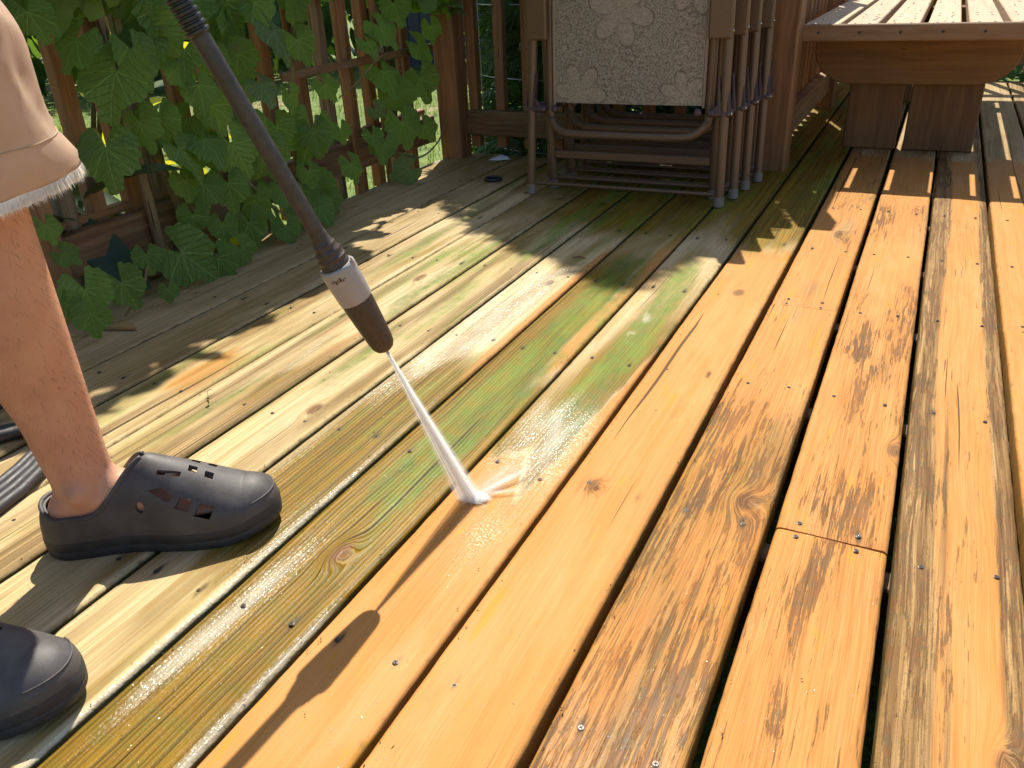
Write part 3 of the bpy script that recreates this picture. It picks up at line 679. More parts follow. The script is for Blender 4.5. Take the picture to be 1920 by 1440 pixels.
def oval_leaf(seed, wd=.32):
    rng = random.Random(seed); vs, fs = [], []
    k = 6; bend = rng.uniform(.1, .5); fold = rng.uniform(.1, .5)
    for j in range(k + 1):
        t = j / k; h = wd * math.sin(math.pi * min(1, t * .96 + .02)) ** .8
        for s in (-1, 0, 1): vs.append((s * h, -t, abs(s) * h * fold - bend * t * t))
    for j in range(k):
        a = 3 * j; fs += [(a, a + 3, a + 4, a + 1), (a + 1, a + 4, a + 5, a + 2)]
    return vs, fs
def leaf_mesh(name, data, mat):
    me = bpy.data.meshes.new(name); me.from_pydata(data[0], [], data[1]); me.update(); me.materials.append(mat)
    me.polygons.foreach_set('use_smooth', [True] * len(me.polygons)); return me
def leaf_matrix(p, nrm, tip, size):
    z = V(nrm).normalized(); y = -(V(tip) - z * V(tip).dot(z)).normalized(); x = y.cross(z)
    return Matrix.Translation(p) @ Matrix((x, y, z)).transposed().to_4x4() @ Matrix.Diagonal((size, size, size, 1))
def leafcloud(name, parent, mat, pts, data_list):
    vs, fs = [], []
    for (p, nrm, tip, size) in pts:
        d = random.choice(data_list); m = leaf_matrix(p, nrm, tip, size); k = len(vs)
        vs += [m @ V(v) for v in d[0]]; fs += [tuple(i + k for i in f) for f in d[1]]
    o = from_data(name, vs, fs, mat, parent, True); o['kind'] = 'stuff'; return o
# ------------------------------------------------------------------ grape vine on the fence
M_VINE = leaf_mat('vine_leaf', (0.10, 0.185, 0.042), (0.19, 0.31, 0.08), 0.42, (0.34, 0.56, 0.05), 0.42, True, 0.35)
M_PALE = leaf_mat('vine_leaf_pale', (0.10, 0.17, 0.06), (0.17, 0.25, 0.10), 0.35, (0.25, 0.40, 0.06), 0.35, True, 0.5)
M_STEM = plain('vine_stem', (0.20, 0.15, 0.06), .7, 0, .3, 60)
LV = [lobed_leaf(s) for s in range(7)]
LME = [leaf_mesh('vine_leaf', d, M_VINE) for d in LV]; LMP = [leaf_mesh('vine_leaf_pale', d, M_PALE) for d in LV[:3]]
vine = thing('grape_vine', 'grape vine with broad lobed leaves climbing the left fence and hanging over the deck edge', 'vine')
LEAVES = [(-1.6,1.294,0.463,0.164,-5),(-1.62,1.234,0.318,0.14,10),(-1.63,1.243,0.544,0.107,-60),(-1.6,1.13,0.608,0.088,0),(-1.6,1.414,0.281,0.129,25),(-1.62,1.478,0.583,0.148,0),(-1.6,1.516,0.42,0.097,-5),(-1.63,1.683,0.541,0.108,20),(-1.5,1.698,0.519,0.123,0),(-1.53,1.656,0.405,0.084,5),(-1.57,1.801,0.359,0.08,15),(-1.64,2.366,0.479,0.121,30),(-1.62,2.551,0.412,0.111,40),(-1.62,2.642,0.464,0.084,0),(-1.64,2.353,0.342,0.133,0),(-1.62,2.547,0.299,0.131,10),(-1.6,2.372,0.177,0.136,0),(-1.6,2.506,0.153,0.095,20),(-1.58,2.041,0.12,0.091,0),(-1.58,1.84,0.147,0.074,-10),(-1.6,1.758,0.104,0.106,10),(-1.57,2.188,0.265,0.061,40),(-1.58,2.36,0.018,0.111,-80),(-1.5,1.005,0.09,0.105,5),(-1.52,1.106,0.068,0.096,15),(-1.5,1.203,0.012,0.047,0),(-1.58,1.233,0.09,0.068,0),(-1.56,1.314,0.056,0.145,30),(-1.53,1.398,0.022,0.094,10),(-1.53,1.477,0.03,0.085,30),(-1.6,1.411,0.131,0.08,-10),(-1.6,1.499,0.082,0.077,0),(-1.55,1.677,-0.005,0.078,-5),(-1.6,1.031,0.218,0.061,10),(-1.6,1.049,0.152,0.055,30),(-1.46,0.976,0.06,0.076,0),(-1.5,0.959,0.084,0.065,-40),(-1.62,1.437,0.552,0.11,20),(-1.63,1.433,0.608,0.12,-20),(-1.63,1.526,0.497,0.109,0),(-1.63,1.608,0.476,0.094,20),(-1.62,1.393,0.365,0.1,0),(-1.6,1.321,0.367,0.103,-10),(-1.62,1.564,0.361,0.114,10),(-1.6,1.495,0.29,0.119,0),(-1.6,1.589,0.258,0.132,10),(-1.6,1.701,0.221,0.124,0),(-1.6,1.76,0.28,0.103,10),(-1.62,1.684,0.307,0.1,-15),(-1.6,1.544,0.172,0.111,0),(-1.58,1.606,0.115,0.107,5),(-1.6,1.465,0.191,0.101,-10),(-1.6,1.411,0.218,0.078,0),(-1.58,1.572,0.066,0.093,0),(-1.58,1.675,0.051,0.089,10),(-1.56,1.837,0.039,0.094,0),(-1.58,1.768,0.056,0.092,-15),(-1.58,1.916,0.049,0.073,10),(-1.6,1.912,0.237,0.109,0),(-1.63,2.03,0.354,0.08,20),(-1.63,1.94,0.481,0.106,0),(-1.62,1.783,0.586,0.111,15),(-1.62,1.949,0.562,0.089,0),(-1.6,2.039,0.229,0.065,0),(-1.64,2.458,0.544,0.106,0),(-1.64,2.284,0.447,0.085,10),(-1.62,2.734,0.527,0.076,0),(-1.6,2.197,0.175,0.086,0),(-1.62,2.388,0.27,0.126,15),(-1.58,2.223,0.146,0.096,0),(-1.648,1.55,0.589,0.101,10),(-1.662,1.942,0.049,0.151,13),(-1.606,1.674,0.474,0.097,19),(-1.665,1.865,0.063,0.149,16),(-1.673,1.525,0.271,0.124,36),(-1.666,1.714,0.201,0.123,-36),(-1.656,1.715,0.587,0.133,26),(-1.612,1.918,0.235,0.15,-19),(-1.656,1.681,0.385,0.121,-8),(-1.63,1.949,0.601,0.098,11),(-1.664,1.516,0.333,0.109,-42),(-1.658,1.655,0.522,0.118,77),(-1.672,1.531,0.19,0.106,-46),(-1.631,1.413,0.53,0.112,-14),(-1.624,1.49,0.463,0.091,-2),(-1.603,1.825,-0.039,0.145,7),(-1.605,1.357,0.503,0.118,9),(-1.665,1.695,0.098,0.113,-20),(-1.679,1.71,0.558,0.108,27),(-1.651,1.431,0.561,0.113,0),(-1.675,1.611,0.589,0.131,-10),(-1.668,1.452,0.56,0.11,13)]
rng = random.Random(5)
TOCAM = V((.80, -.50, .32))
for i, (x, y, z, wd, roll) in enumerate(LEAVES):
    n = TOCAM + V((rng.gauss(0, .34), rng.gauss(0, .34), rng.gauss(.1, .34)))
    a = R(roll + rng.gauss(0, 8)); side = V((.5, .82, 0)); tip = V((0, 0, -1)) * math.cos(a) + side * math.sin(a) + V((.15, 0, 0))
    pale = i in (8, 9, 22, 21)
    me = (LMP if pale else LME)[rng.randrange(3 if pale else 7)]
    o = link(bpy.data.objects.new('leaf', me)); o.parent = vine
    sz = wd / 1.10
    o.matrix_local = leaf_matrix(V((x, y, max(z, .03 if x > -1.6 else -.1))) + V((0, 0, sz * .22)), n, tip, sz)
    if i in (8,): o['label'] = 'pale drooping leaf seen from its back'
def vstem(pts, r): return tube('stem', catmull(pts, 5), r, M_STEM, vine, 6)
vstem([(-1.70, 1.44, -.3), (-1.68, 1.45, .1), (-1.69, 1.40, .4), (-1.68, 1.43, .8), (-1.70, 1.6, 1.3), (-1.69, 1.9, 1.55)], .012)
vstem([(-1.66, 1.50, -.1), (-1.64, 1.46, .12), (-1.67, 1.40, .3), (-1.66, 1.42, .6)], .005)
vstem([(-1.68, 1.95, -.3), (-1.67, 1.9, .2), (-1.68, 2.0, .6), (-1.69, 2.1, 1.2), (-1.70, 2.2, 1.55)], .010)
vstem([(-1.60, 1.28, .10), (-1.57, 1.22, .08), (-1.54, 1.17, .05), (-1.53, 1.10, .01)], .003)
vstem([(-1.60, 2.05, .33), (-1.57, 2.12, .37), (-1.555, 2.20, .42), (-1.56, 2.26, .43), (-1.57, 2.29, .425)], .0022)
vstem([(-1.555, 2.20, .42), (-1.55, 2.21, .445), (-1.56, 2.25, .455)], .0012)
vstem([(-1.60, 1.60, .2), (-1.58, 1.72, .06), (-1.57, 1.85, .03), (-1.55, 2.0, .02)], .003)
vstem([(-1.58, 2.3, .12), (-1.57, 2.42, .08), (-1.6, 2.6, .10), (-1.62, 2.7, .16)], .003)
pts = []
for i in range(900):
    y = rng.uniform(.1, 2.76); z = rng.uniform(.66, 1.60 - .95 * sst(2.36, 2.56, y)); x = rng.gauss(-1.70, .055)
    if z > 1.5: x += .03
    pts.append(((x, y, z), TOCAM + V((rng.gauss(0, .4), rng.gauss(0, .4), rng.gauss(.2, .4))), V((rng.gauss(0, .4), rng.gauss(0, .4), -1)), rng.uniform(.11, .17)))
leafcloud('foliage', vine, M_VINE, pts, LV)
# small vine sprays low along the deck edge further back, and leaves curling over the corner post
for (x, y, z, s) in ((-1.60, 2.74, .60, .07), (-1.57, 2.70, .56, .06), (-1.585, 2.76, .53, .05)):
    o = link(bpy.data.objects.new('leaf', LMP[1])); o.parent = vine
    o.matrix_local = leaf_matrix(V((x, y, z)), V((.3, -.3, .8)), V((.6, .3, -.4)), s)

# ------------------------------------------------------------------ other plants
M_BARK = plain('bark', (0.12, 0.085, 0.055), .9, 0, .4, 25, .6, 60)
def broadleaf(name, label, loc, n, spread, hts, size, mat, seed, wd=.30):
    rng = random.Random(seed); t = thing(name, label, 'shrub', loc)
    mes = [leaf_mesh('broad_leaf', oval_leaf(s + seed, wd), mat) for s in range(4)]
    for k in range(6):
        a = rng.random() * 6.28; h = hts * rng.uniform(.6, 1)
        tube('stem', catmull([(0, 0, 0), (math.cos(a) * spread * .3, math.sin(a) * spread * .3, h * .5), (math.cos(a) * spread * .8, math.sin(a) * spread * .8, h)], 4), .007, M_BARK, t, 6)
    for k in range(n):
        a = rng.random() * 6.28; rr = spread * math.sqrt(rng.random()); h = hts * (rng.random() ** .8)
        o = link(bpy.data.objects.new('leaf', mes[k % 4])); o.parent = t
        out = V((math.cos(a), math.sin(a), 0))
        o.matrix_local = leaf_matrix(out * rr + V((0, 0, h + .1)), V((rng.gauss(0, .5), rng.gauss(0, .5), 1)), out + V((0, 0, rng.uniform(-.8, .3))), size * rng.uniform(.7, 1.2))
    return t
M_RHODO = leaf_mat('rhododendron_leaf', (0.05, 0.09, 0.02), (0.14, 0.18, 0.03), 0.5, (0.62, 0.60, 0.03), 0.25, False, 0.6)
M_DARKLEAF = leaf_mat('dark_broad_leaf', (0.018, 0.045, 0.022), (0.05, 0.09, 0.045), 0.15, (0.1, 0.2, 0.03), 0.4, False, 0.3)
broadleaf('broadleaf_shrub', 'shrub with sunlit yellow-green oval leaves behind the left fence', (-2.25, 1.55, GZ), 110, .42, 1.15, .19, M_RHODO, 3)
broadleaf('broadleaf_shrub', 'low plant with long dark glossy leaves behind the left fence rail', (-2.02, 1.22, GZ), 50, .24, .50, .26, M_DARKLEAF, 9, .16)
def needle():
    """one flat spray of an evergreen: a fan of small slivers"""
    vs, fs = [], []
    for k in range(5):
        a = (k - 2) * .42; l = 1 - .12 * abs(k - 2); c, s = math.sin(a), math.cos(a); b = len(vs)
        vs += [(0, 0, 0), (c * l * .5 - s * .07, -s * l * .5 - c * .07, .04), (c * l, -s * l, -.05), (c * l * .5 + s * .07, -s * l * .5 + c * .07, .04)]; fs.append((b, b + 1, b + 2, b + 3))
    return vs, fs
M_EVER = leaf_mat('evergreen', (0.03, 0.07, 0.022), (0.09, 0.17, 0.04), 0.2, (0.15, 0.30, 0.04), 0.5)
M_LEAFY = leaf_mat('hedge_leaf', (0.03, 0.075, 0.02), (0.09, 0.16, 0.035), 0.35, (0.22, 0.40, 0.04), 0.4)
ND = [needle()]
def evergreen(name, label, loc, h, rad, n, seed, size=.09, flat=.5):
    rng = random.Random(seed); t = thing(name, label, 'tree', loc)
    tube('trunk', [(0, 0, 0), (.01, .01, h * .5), (0, 0, h * .95)], [rad * .1, rad * .07, .006], M_BARK, t, 8)
    pts = []
    for k in range(n):
        z = h * (1 - rng.random() ** .62) + .05; q = z / h
        env = rad * min(1.0, max(0.0, (1 - q) / .42))
        a = rng.random() * 6.28; rr = env * math.sqrt(rng.uniform(.25, 1.0)) * (1 + .18 * noise.noise(V((a * 1.5, z * 2.5, seed))))
        out = V((math.cos(a), math.sin(a), 0))
        pts.append((out * rr + V((0, 0, z)), out * .4 + V((rng.gauss(0, .5), rng.gauss(0, .5), .7)), out + V((rng.gauss(0, .3), rng.gauss(0, .3), rng.uniform(-.5, .6))), size * rng.uniform(.7, 1.5)))
    leafcloud('crown', t, M_EVER, pts, ND); return t
evergreen('evergreen_shrub', 'dense evergreen shrub in a wire cage behind the back railing', (-1.25, 3.56, GZ), 3.12, .62, 9000, 21, .085)
cage = thing('wire_cage', 'thin wire garden cage round the evergreen shrub', 'garden cage', (-1.25, 3.56, GZ))
M_WIRE = plain('galvanised_wire', (0.42, 0.42, 0.40), .4, .6)
for k in range(14):
    a = k / 14 * 6.283; tube('upright_wire', [(math.cos(a) * .645, math.sin(a) * .645, 0), (math.cos(a) * .645, math.sin(a) * .645, 1.5)], .0022, M_WIRE, cage, 5)
for z in (.35, .62, .88, 1.2): tube('ring_wire', [(math.cos(k / 24 * 6.2832) * .647, math.sin(k / 24 * 6.2832) * .647, z) for k in range(25)], .0022, M_WIRE, cage, 5)
def bush(name, label, loc, rx, ry, h, n, seed, size, mat, cat='shrub', data=None, trunk=True):
    rng = random.Random(seed); t = thing(name, label, cat, loc)
    if trunk:
        for k in range(3):
            a = k * 2.1 + seed
            tube('trunk' if k == 0 else 'limb', catmull([(0, 0, 0), (math.cos(a) * rx * .15, math.sin(a) * ry * .15, h * .35), (math.cos(a) * rx * .5, math.sin(a) * ry * .5, h * .75)], 4), [.05 * h / 2 * (1 - i / 14) for i in range(9)], M_BARK, t, 7)
    pts = []
    for k in range(n):
        a = rng.random() * 6.28; cz = rng.random(); env = math.sin(math.pi * (.15 + .85 * cz)) ** .5
        rr = math.sqrt(rng.uniform(.2, 1)) * env * (1 + .3 * noise.noise(V((a * 2, cz * 4, seed))))
        out = V((math.cos(a) * rx, math.sin(a) * ry, 0)); p = out * rr + V((0, 0, .1 + cz * h * (1 + .15 * noise.noise(V((a, seed, 0))))))
        pts.append((p, out.normalized() * .7 + V((rng.gauss(0, .5), rng.gauss(0, .5), .5)), V((rng.gauss(0, .6), rng.gauss(0, .6), -1)), size * rng.uniform(.7, 1.4)))
    leafcloud('crown', t, mat, pts, data or OV); return t
OV = [oval_leaf(31, .30), oval_leaf(32, .36)]
tree_specs = [(-7.4, 6.9, 1.2, 1.0, 2.1), (-9.6, 7.2, 1.4, 1.2, 2.8), (-7.6, 8.6, 1.6, 1.4, 4.2), (-5.6, 9.6, 1.4, 1.3, 3.6), (-3.4, 10.6, 1.5, 1.2, 4.4), (-1.4, 9.6, 1.3, 1.1, 3.4), (.8, 8.2, 1.2, 1.0, 2.6), (2.6, 8.8, 1.3, 1.1, 3.2), (-8.6, 4.6, 1.3, 1.5, 3.2)]
tlabs = ['low rounded leafy shrub on the lawn, nearest of those beyond the left fence', 'leafy shrub on the lawn beyond the left fence, behind the vine leaves', 'tall leafy tree far beyond the left fence', 'leafy tree between the slate blue shed and the far trees', 'tall leafy tree straight behind the corner post', 'leafy tree beyond the evergreen shrub', 'dark leafy bush beyond the far end of the deck, behind the bench', 'dark leafy bush right of the bench beyond the deck', 'leafy tree at the far left beyond the fence']
for i, (x, y, rx, ry, h) in enumerate(tree_specs):
    bush('leafy_tree' if h > 3 else 'leafy_shrub', tlabs[i], (x, y, GZ), rx, ry, h, 1500, i + 3, .17 if h < 3 else .24, M_LEAFY, 'tree' if h > 3 else 'shrub').__setitem__('group', 'trees and shrubs beyond the deck')
# slate blue shed behind the lawn
shed = thing('garden_shed', 'slate blue boarded shed glimpsed between the fence balusters', 'shed', (-4.6, 8.6, GZ), R(20))
M_SLATE = wood('slate_blue_boards', 2, (0.050, 0.060, 0.072), (0.034, 0.042, 0.052), (0.06, 0.07, 0.085), .3)
M_ROOF = plain('roof_felt', (0.05, 0.05, 0.055), .9, 0, .3, 30, .5)
def lbox(name, lo, hi, mat, parent): return box(name, lo, hi, mat, parent, .004)
for k in range(14): lbox('board', (-.98 + k * .14, -.02, .0), (-.845 + k * .14, .0, 2.0), M_SLATE, shed)
lbox('wall', (-.98, .002, .0), (.975, 1.4, 1.98), M_SLATE, shed); lbox('roof', (-1.1, -.12, 2.002), (1.1, 1.5, 2.07), M_ROOF, shed)

# ------------------------------------------------------------------ person
FD = V((.832, .555, 0)); LAT = V((-.555, .832, 0)); UP = V((0, 0, 1))
def rings_data(rings, n=20):
    """rings = [(centre, axis_u, axis_v)]; closed loft"""
    vs, fs = [], []
    for (c, a, b_) in rings:
        for k in range(n):
            t = 2 * math.pi * k / n; vs.append(V(c) + V(a) * math.cos(t) + V(b_) * math.sin(t))
    for i in range(len(rings) - 1):
        for k in range(n):
            a = i * n + k; b_ = i * n + (k + 1) % n; fs.append((a, b_, b_ + n, a + n))
    fs.append(tuple(reversed(range(n)))); fs.append(tuple(range((len(rings) - 1) * n, len(rings) * n)))
    return vs, fs
body_parts = []
def leg_rings(front, dirn, fd, lat, kneeshift, hip):
    W = [(.060, .070), (.085, .073), (.11, .074), (.15, .079), (.19, .083), (.23, .092), (.27, .102), (.31, .112), (.35, .118), (.39, .119), (.43, .114), (.47, .112), (.51, .118), (.56, .128)]
    out = []
    for z, w in W:
        c = V((front[0], front[1], z)) + V((dirn[0], dirn[1], 0)) * (w / 2) + V(kneeshift) * sst(.1, .56, z)
        sh = .006 * sst(.2, .35, z)
        out.append((c, fd * (w / 2 / .95), lat * (w / 2 * .88)))
    c0 = out[-1][0]
    for t, r in ((.25, .072), (.55, .082), (.85, .092), (1.0, .095)):
        c = c0.lerp(V(hip), t); out.append((c, fd * r, lat * r * .9))
    return out
def foot_rings(heel, fd, lat):
    P = [(.012, .040, .052, .018), (.022, .034, .078, .029), (.045, .032, .104, .034), (.075, .032, .118, .0335), (.105, .033, .113, .031), (.130, .034, .100, .031), (.160, .034, .080, .033), (.200, .035, .060, .034), (.240, .038, .052, .030), (.262, .040, .048, .018)]
    return [(V(heel) + fd * s + UP * ((lo + hi) / 2), lat * hw, UP * ((hi - lo) / 2)) for s, lo, hi, hw in P]
HEEL1 = V((-.960, .485, 0))
FD2 = V((.93, .36, 0)).normalized(); LAT2 = V((-FD2.y, FD2.x, 0)); HEEL2 = V((-.972, .208, 0))
HIP1 = V((-.955, .485, .90)); HIP2 = V((-.935, .29, .90))
L1 = leg_rings((-.885, .555), (-.48, -.87), FD, LAT, (0, 0, 0), HIP1)
L2 = leg_rings((-.868, .262), (-.80, -.5), FD2, LAT2, (-.01, .0, 0), HIP2)
body_parts.append(rings_data(L1)); body_parts.append(rings_data(L2))
body_parts.append(rings_data(foot_rings(HEEL1, FD, LAT))); body_parts.append(rings_data(foot_rings(HEEL2, FD2, LAT2)))
# ankle bones
def blobd(c, r, n=10):
    return rings_data([(V(c) + UP * r * math.sin(t), FD * r * math.cos(t) + V((1e-4, 0, 0)), LAT * r * math.cos(t) + V((0, 1e-4, 0))) for t in [(-.48 + .96 * i / 8) * math.pi for i in range(9)]], n)
body_parts.append(blobd(L1[1][0] - LAT * .030 + UP * .012 + FD * .002, .017))
PC = V((-.968, .380, .90)); FB = V((.88, .47, 0)).normalized(); LB = V((-FB.y, FB.x, 0))
T = [(-.10, .10, .13), (-.03, .125, .17), (.06, .12, .165), (.16, .105, .15), (.28, .115, .165), (.40, .125, .185), (.50, .115, .19), (.56, .09, .15), (.60, .06, .075), (.66, .055, .056), (.70, .055, .055)]
body_parts.append(rings_data([(PC + UP * z + FB * (.02 + .05 * sst(.3, .7, z)), FB * a, LB * b_) for z, a, b_ in T], 24))
HC = PC + UP * .80 + FB * .10
body_parts.append(rings_data([(HC + UP * (.115 * math.sin(t)) - FB * (.01 * math.sin(t)), FB * (.098 * math.cos(t) + .001) * (1.0 if t > -.5 else .86), LB * (.076 * math.cos(t) + .001)) for t in [(-.49 + .98 * i / 12) * math.pi for i in range(13)]], 20))
body_parts.append(rings_data([(HC + FB * (.085 + .022 * t) - UP * (.0 + .025 * t), LB * (.010 + .006 * t), UP * (.014)) for t in (0, .5, 1)], 8))        # nose
for s in (-1, 1): body_parts.append(rings_data([(HC + LB * s * (.070 + .012 * t) - FB * .01, FB * .018, UP * .030) for t in (0, .5, 1)], 10))    # ears
# pressure washer lance: axis from the nozzle tip up to the hands
TIP = V((-.546, .724, .2555)); AX = V((-.251, -.256, .934)).normalized()
def on(s): return TIP + AX * s
HR = on(1.02) + V((-.02, -.01, 0)); HL = on(.66) + V((-.018, -.012, 0))
def limb(pts, rad): return tube_data(catmull(pts, 4), [rad[min(len(rad) - 1, int(i / (len(pts) - 1) / 4 * (len(rad) - 1) + .5))] for i in range((len(pts) - 1) * 4 + 1)], 14)
SHR = PC + UP * .50 - LB * .19 + FB * .06; SHL = PC + UP * .50 + LB * .19 + FB * .06
body_parts.append(limb([SHR, SHR - UP * .25 - LB * .06 - FB * .02, HR - FB * .10 - LB * .03, HR - FB * .035], [.055, .048, .042, .040, .034, .027]))
body_parts.append(limb([SHL, SHL - UP * .27 + LB * .05 + FB * .02, HL - FB * .08 + LB * .06, HL + LB * .035 - FB * .01], [.055, .048, .042, .040, .034, .027]))
for H, sd_ in ((HR, -1), (HL, 1)):
    side = LB * sd_
    e1 = (side - AX * side.dot(AX)).normalized(); e2 = AX.cross(e1)
    body_parts.append(rings_data([(H + e1 * .018 - AX * .045 + AX * t, e1 * .014, e2 * .032) for t in (0, .03, .06, .085)], 12))   # palm beside the lance
    for k in range(4):                                                       # fingers curl round the lance
        c = H + V((.02, .01, 0)) + AX * (-.038 + .022 * k); r = .022
        body_parts.append(tube_data([c + (e1 * math.cos(t) + e2 * math.sin(t)) * r for t in (.6, 1.3, 2.0, 2.8, 3.5, 4.1)], [.0095, .0095, .009, .0088, .008, .007], 8))
    c = H + V((.02, .01, 0)) + AX * .05
    body_parts.append(tube_data([c + (e1 * math.cos(-t) + e2 * math.sin(-t)) * .023 for t in (.3, 1.0, 1.7, 2.3)], [.011, .0105, .0095, .008], 8))
vs, fs = [], []
for v_, f_2 in body_parts:
    k = len(vs); vs += v_; fs += [tuple(i + k for i in f) for f in f_2]
def skin_mat():
    N = NT('skin'); o = N.obj(); n = N.noise(o, 22, 4, .6); n2 = N.noise(o, 240, 3, .6); n3 = N.noise(o, 8, 2, .5)
    c = N.mix(N.step(n, .35, .65), (0.60, 0.285, 0.17), (0.66, 0.335, 0.205))
    c = N.mix(N.math('MULTIPLY', N.step(n3, .45, .7), .45), c, (0.57, 0.235, 0.145))
    c = N.mix(N.math('MULTIPLY', N.step(n2, .60, .72), .16), c, (0.34, 0.14, 0.075))
    N.set(Base_Color=c, Roughness=.48, Normal=N.bump(N.math('ADD', n2, N.math('MULTIPLY', n, 2.0)), .16, .0025))
    N.put(N.b.inputs['Subsurface Weight'], .12); N.put(N.b.inputs['Subsurface Radius'], (.012, .004, .002)); N.put(N.b.inputs['Subsurface Scale'], .6)
    return N.m
M_SKIN = skin_mat()
person = thing('person', 'person in frayed cream shorts and black clogs washing the deck with a pressure washer', 'person', (-.94, .37, 0))
def adopt(o):
    o.parent = person; o.matrix_parent_inverse = Matrix.Translation((.94, -.37, 0)); return o
tmp = from_data('body_tmp', vs, fs, M_SKIN)
md = tmp.modifiers.new('r', 'REMESH'); md.mode = 'VOXEL'; md.voxel_size = .0062
md2 = tmp.modifiers.new('s', 'SMOOTH'); md2.iterations = 7; md2.factor = .6
dg = bpy.context.evaluated_depsgraph_get(); me = bpy.data.meshes.new_from_object(tmp.evaluated_get(dg))
bpy.data.objects.remove(tmp)
me.polygons.foreach_set('use_smooth', [True] * len(me.polygons))
if not me.materials: me.materials.append(M_SKIN)
adopt(link(bpy.data.objects.new('body', me)))
# fine leg hair standing off the shin and calf
rng = random.Random(8); vs, fs = [], []
for i in range(1500):
    z = rng.uniform(.11, .5); a = rng.random() * 6.283
    j = max(q for q in range(len(L1) - 1) if L1[q][0].z <= z); t = (z - L1[j][0].z) / (L1[j + 1][0].z - L1[j][0].z)
    c = L1[j][0].lerp(L1[j + 1][0], t); u = L1[j][1].lerp(L1[j + 1][1], t); w_ = L1[j][2].lerp(L1[j + 1][2], t)
    nrm = (u * math.cos(a) + w_ * math.sin(a)); p = c + nrm * .965; nd = nrm.normalized()
    l = rng.uniform(.006, .013); d = (nd * rng.uniform(.3, .8) - UP + V((rng.gauss(0, .3), rng.gauss(0, .3), 0))).normalized(); sd_ = d.cross(nd).normalized() * .00013
    k = len(vs); vs += [p - sd_, p + sd_, p + d * l * .6 + sd_ * .7 + nd * .0006, p + d * l + nd * .0014]; fs.append((k, k + 1, k + 2, k + 3))
hair = adopt(from_data('leg_hair', vs, fs, plain('hair', (0.16, 0.085, 0.04), .5))); hair['kind'] = 'stuff'
# head hair and shirt (above the picture)
hr = rings_data([(HC + UP * (.012 + .118 * math.sin(t)) - FB * .022, FB * (.092 * math.cos(t) + .001), LB * (.084 * math.cos(t) + .001)) for t in [(-.12 + .61 * i / 10) * math.pi for i in range(11)]], 20)
adopt(from_data('hair', hr[0], hr[1], plain('brown_hair', (0.07, 0.04, 0.025), .6), None, True))
sh = rings_data([(PC + UP * z + FB * (.02 + .05 * sst(.3, .7, z)), FB * (a + .014), LB * (b_ + .014)) for z, a, b_ in T[1:9]], 24)
M_SHIRT = plain('blue_cotton', (0.10, 0.16, 0.28), .85, 0, .15, 40, .2, 500)
adopt(from_data('shirt', sh[0], sh[1], M_SHIRT, None, True))
for S0, E0 in ((SHR, SHR - UP * .25 - LB * .06 - FB * .02), (SHL, SHL - UP * .27 + LB * .05 + FB * .02)):
    v_, f_2 = tube_data([S0 + UP * .01, S0.lerp(E0, .5), S0.lerp(E0, .8)], [.075, .070, .068], 16); adopt(from_data('sleeve', v_, f_2, M_SHIRT, None, True))
# shorts: two wide legs and a seat, wrinkled cotton with a frayed hem
def cloth_mat():
    N = NT('cream_cotton'); o = N.obj(); n = N.noise(o, 18, 4, .6); wv = N.noise(N.vmath('MULTIPLY', o, (1, 1, 1)), 900, 2, .6)
    c = N.mix(N.step(n, .35, .65), (0.74, 0.57, 0.42), (0.84, 0.68, 0.53))
    N.set(Base_Color=c, Roughness=.9, Normal=N.bump(N.math('ADD', wv, N.math('MULTIPLY', n, 3)), .25, .002))
    tr = N.n('ShaderNodeBsdfTranslucent'); N.put(tr.inputs[0], (.85, .66, .47)); mx = N.n('ShaderNodeMixShader'); mx.inputs[0].default_value = .5
    N.t.links.new(N.b.outputs[0], mx.inputs[1]); N.t.links.new(tr.outputs[0], mx.inputs[2]); N.t.links.new(mx.outputs[0], N.out.inputs[0])
    return N.m
M_CLOTH = cloth_mat()
hem1 = V((-.898, .506, .491)); top1 = HIP1 + V((.0, -.0, -.02))
def shortleg(hem, top, r0, seed, rows=52, n=96):
    vs, fs = [], []
    for j in range(rows + 1):
        t = j / rows; c = hem.lerp(top, t) + (V((0, 0, 0)))
        for k in range(n):
            a = 2 * math.pi * k / n
            fl = 1 + .06 * max(0, 1 - t * 6) ** 1.5 * max(0, math.cos(a)) ** 2
            rr = (r0 + .022 * t) * fl * (1 + .055 * math.sin(3 * a + 2.2 * t * 3 + seed) * (1 - .3 * t) + .07 * noise.noise(V((math.cos(a) * 2.4, math.sin(a) * 2.4, t * 6 + seed))) + .028 * (1 - abs(noise.noise(V((math.cos(a) * 3.2 + t * 3, math.sin(a) * 3.2, t * 9 + seed))) * 2.2)) )
            hz = .010 * math.sin(2 * a + 1) * max(0, 1 - t * 5) - .012 * max(0, 1 - t * 5) * math.cos(a)
            ledge = .0022 if .02 < t < .085 else 0
            vs.append(c + FD * math.cos(a) * (rr + ledge) + LAT * math.sin(a) * (rr + ledge) * .96 + UP * hz)
    for j in range(rows):
        for k in range(n):
            a = j * n + k; b_ = j * n + (k + 1) % n; fs.append((a, b_, b_ + n, a + n))
    return vs, fs
v1, f1 = shortleg(hem1, top1, .098, .4); v2, f2 = shortleg(V((-.930, .235, .500)), HIP2 - UP * .02, .104, 2.0)
v3, f3 = rings_data([(PC + UP * z + FB * .02, FB * a, LB * b_) for z, a, b_ in ((-.10, .13, .17), (-.04, .145, .195), (.04, .14, .19), (.11, .128, .175))], 40)
k1 = len(v1); k2 = k1 + len(v2)
me_s = v1 + v2 + v3; fa = f1 + [tuple(i + k1 for i in f) for f in f2] + [tuple(i + k2 for i in f) for f in f3]
so = adopt(from_data('shorts', me_s, fa, M_CLOTH, None, True))
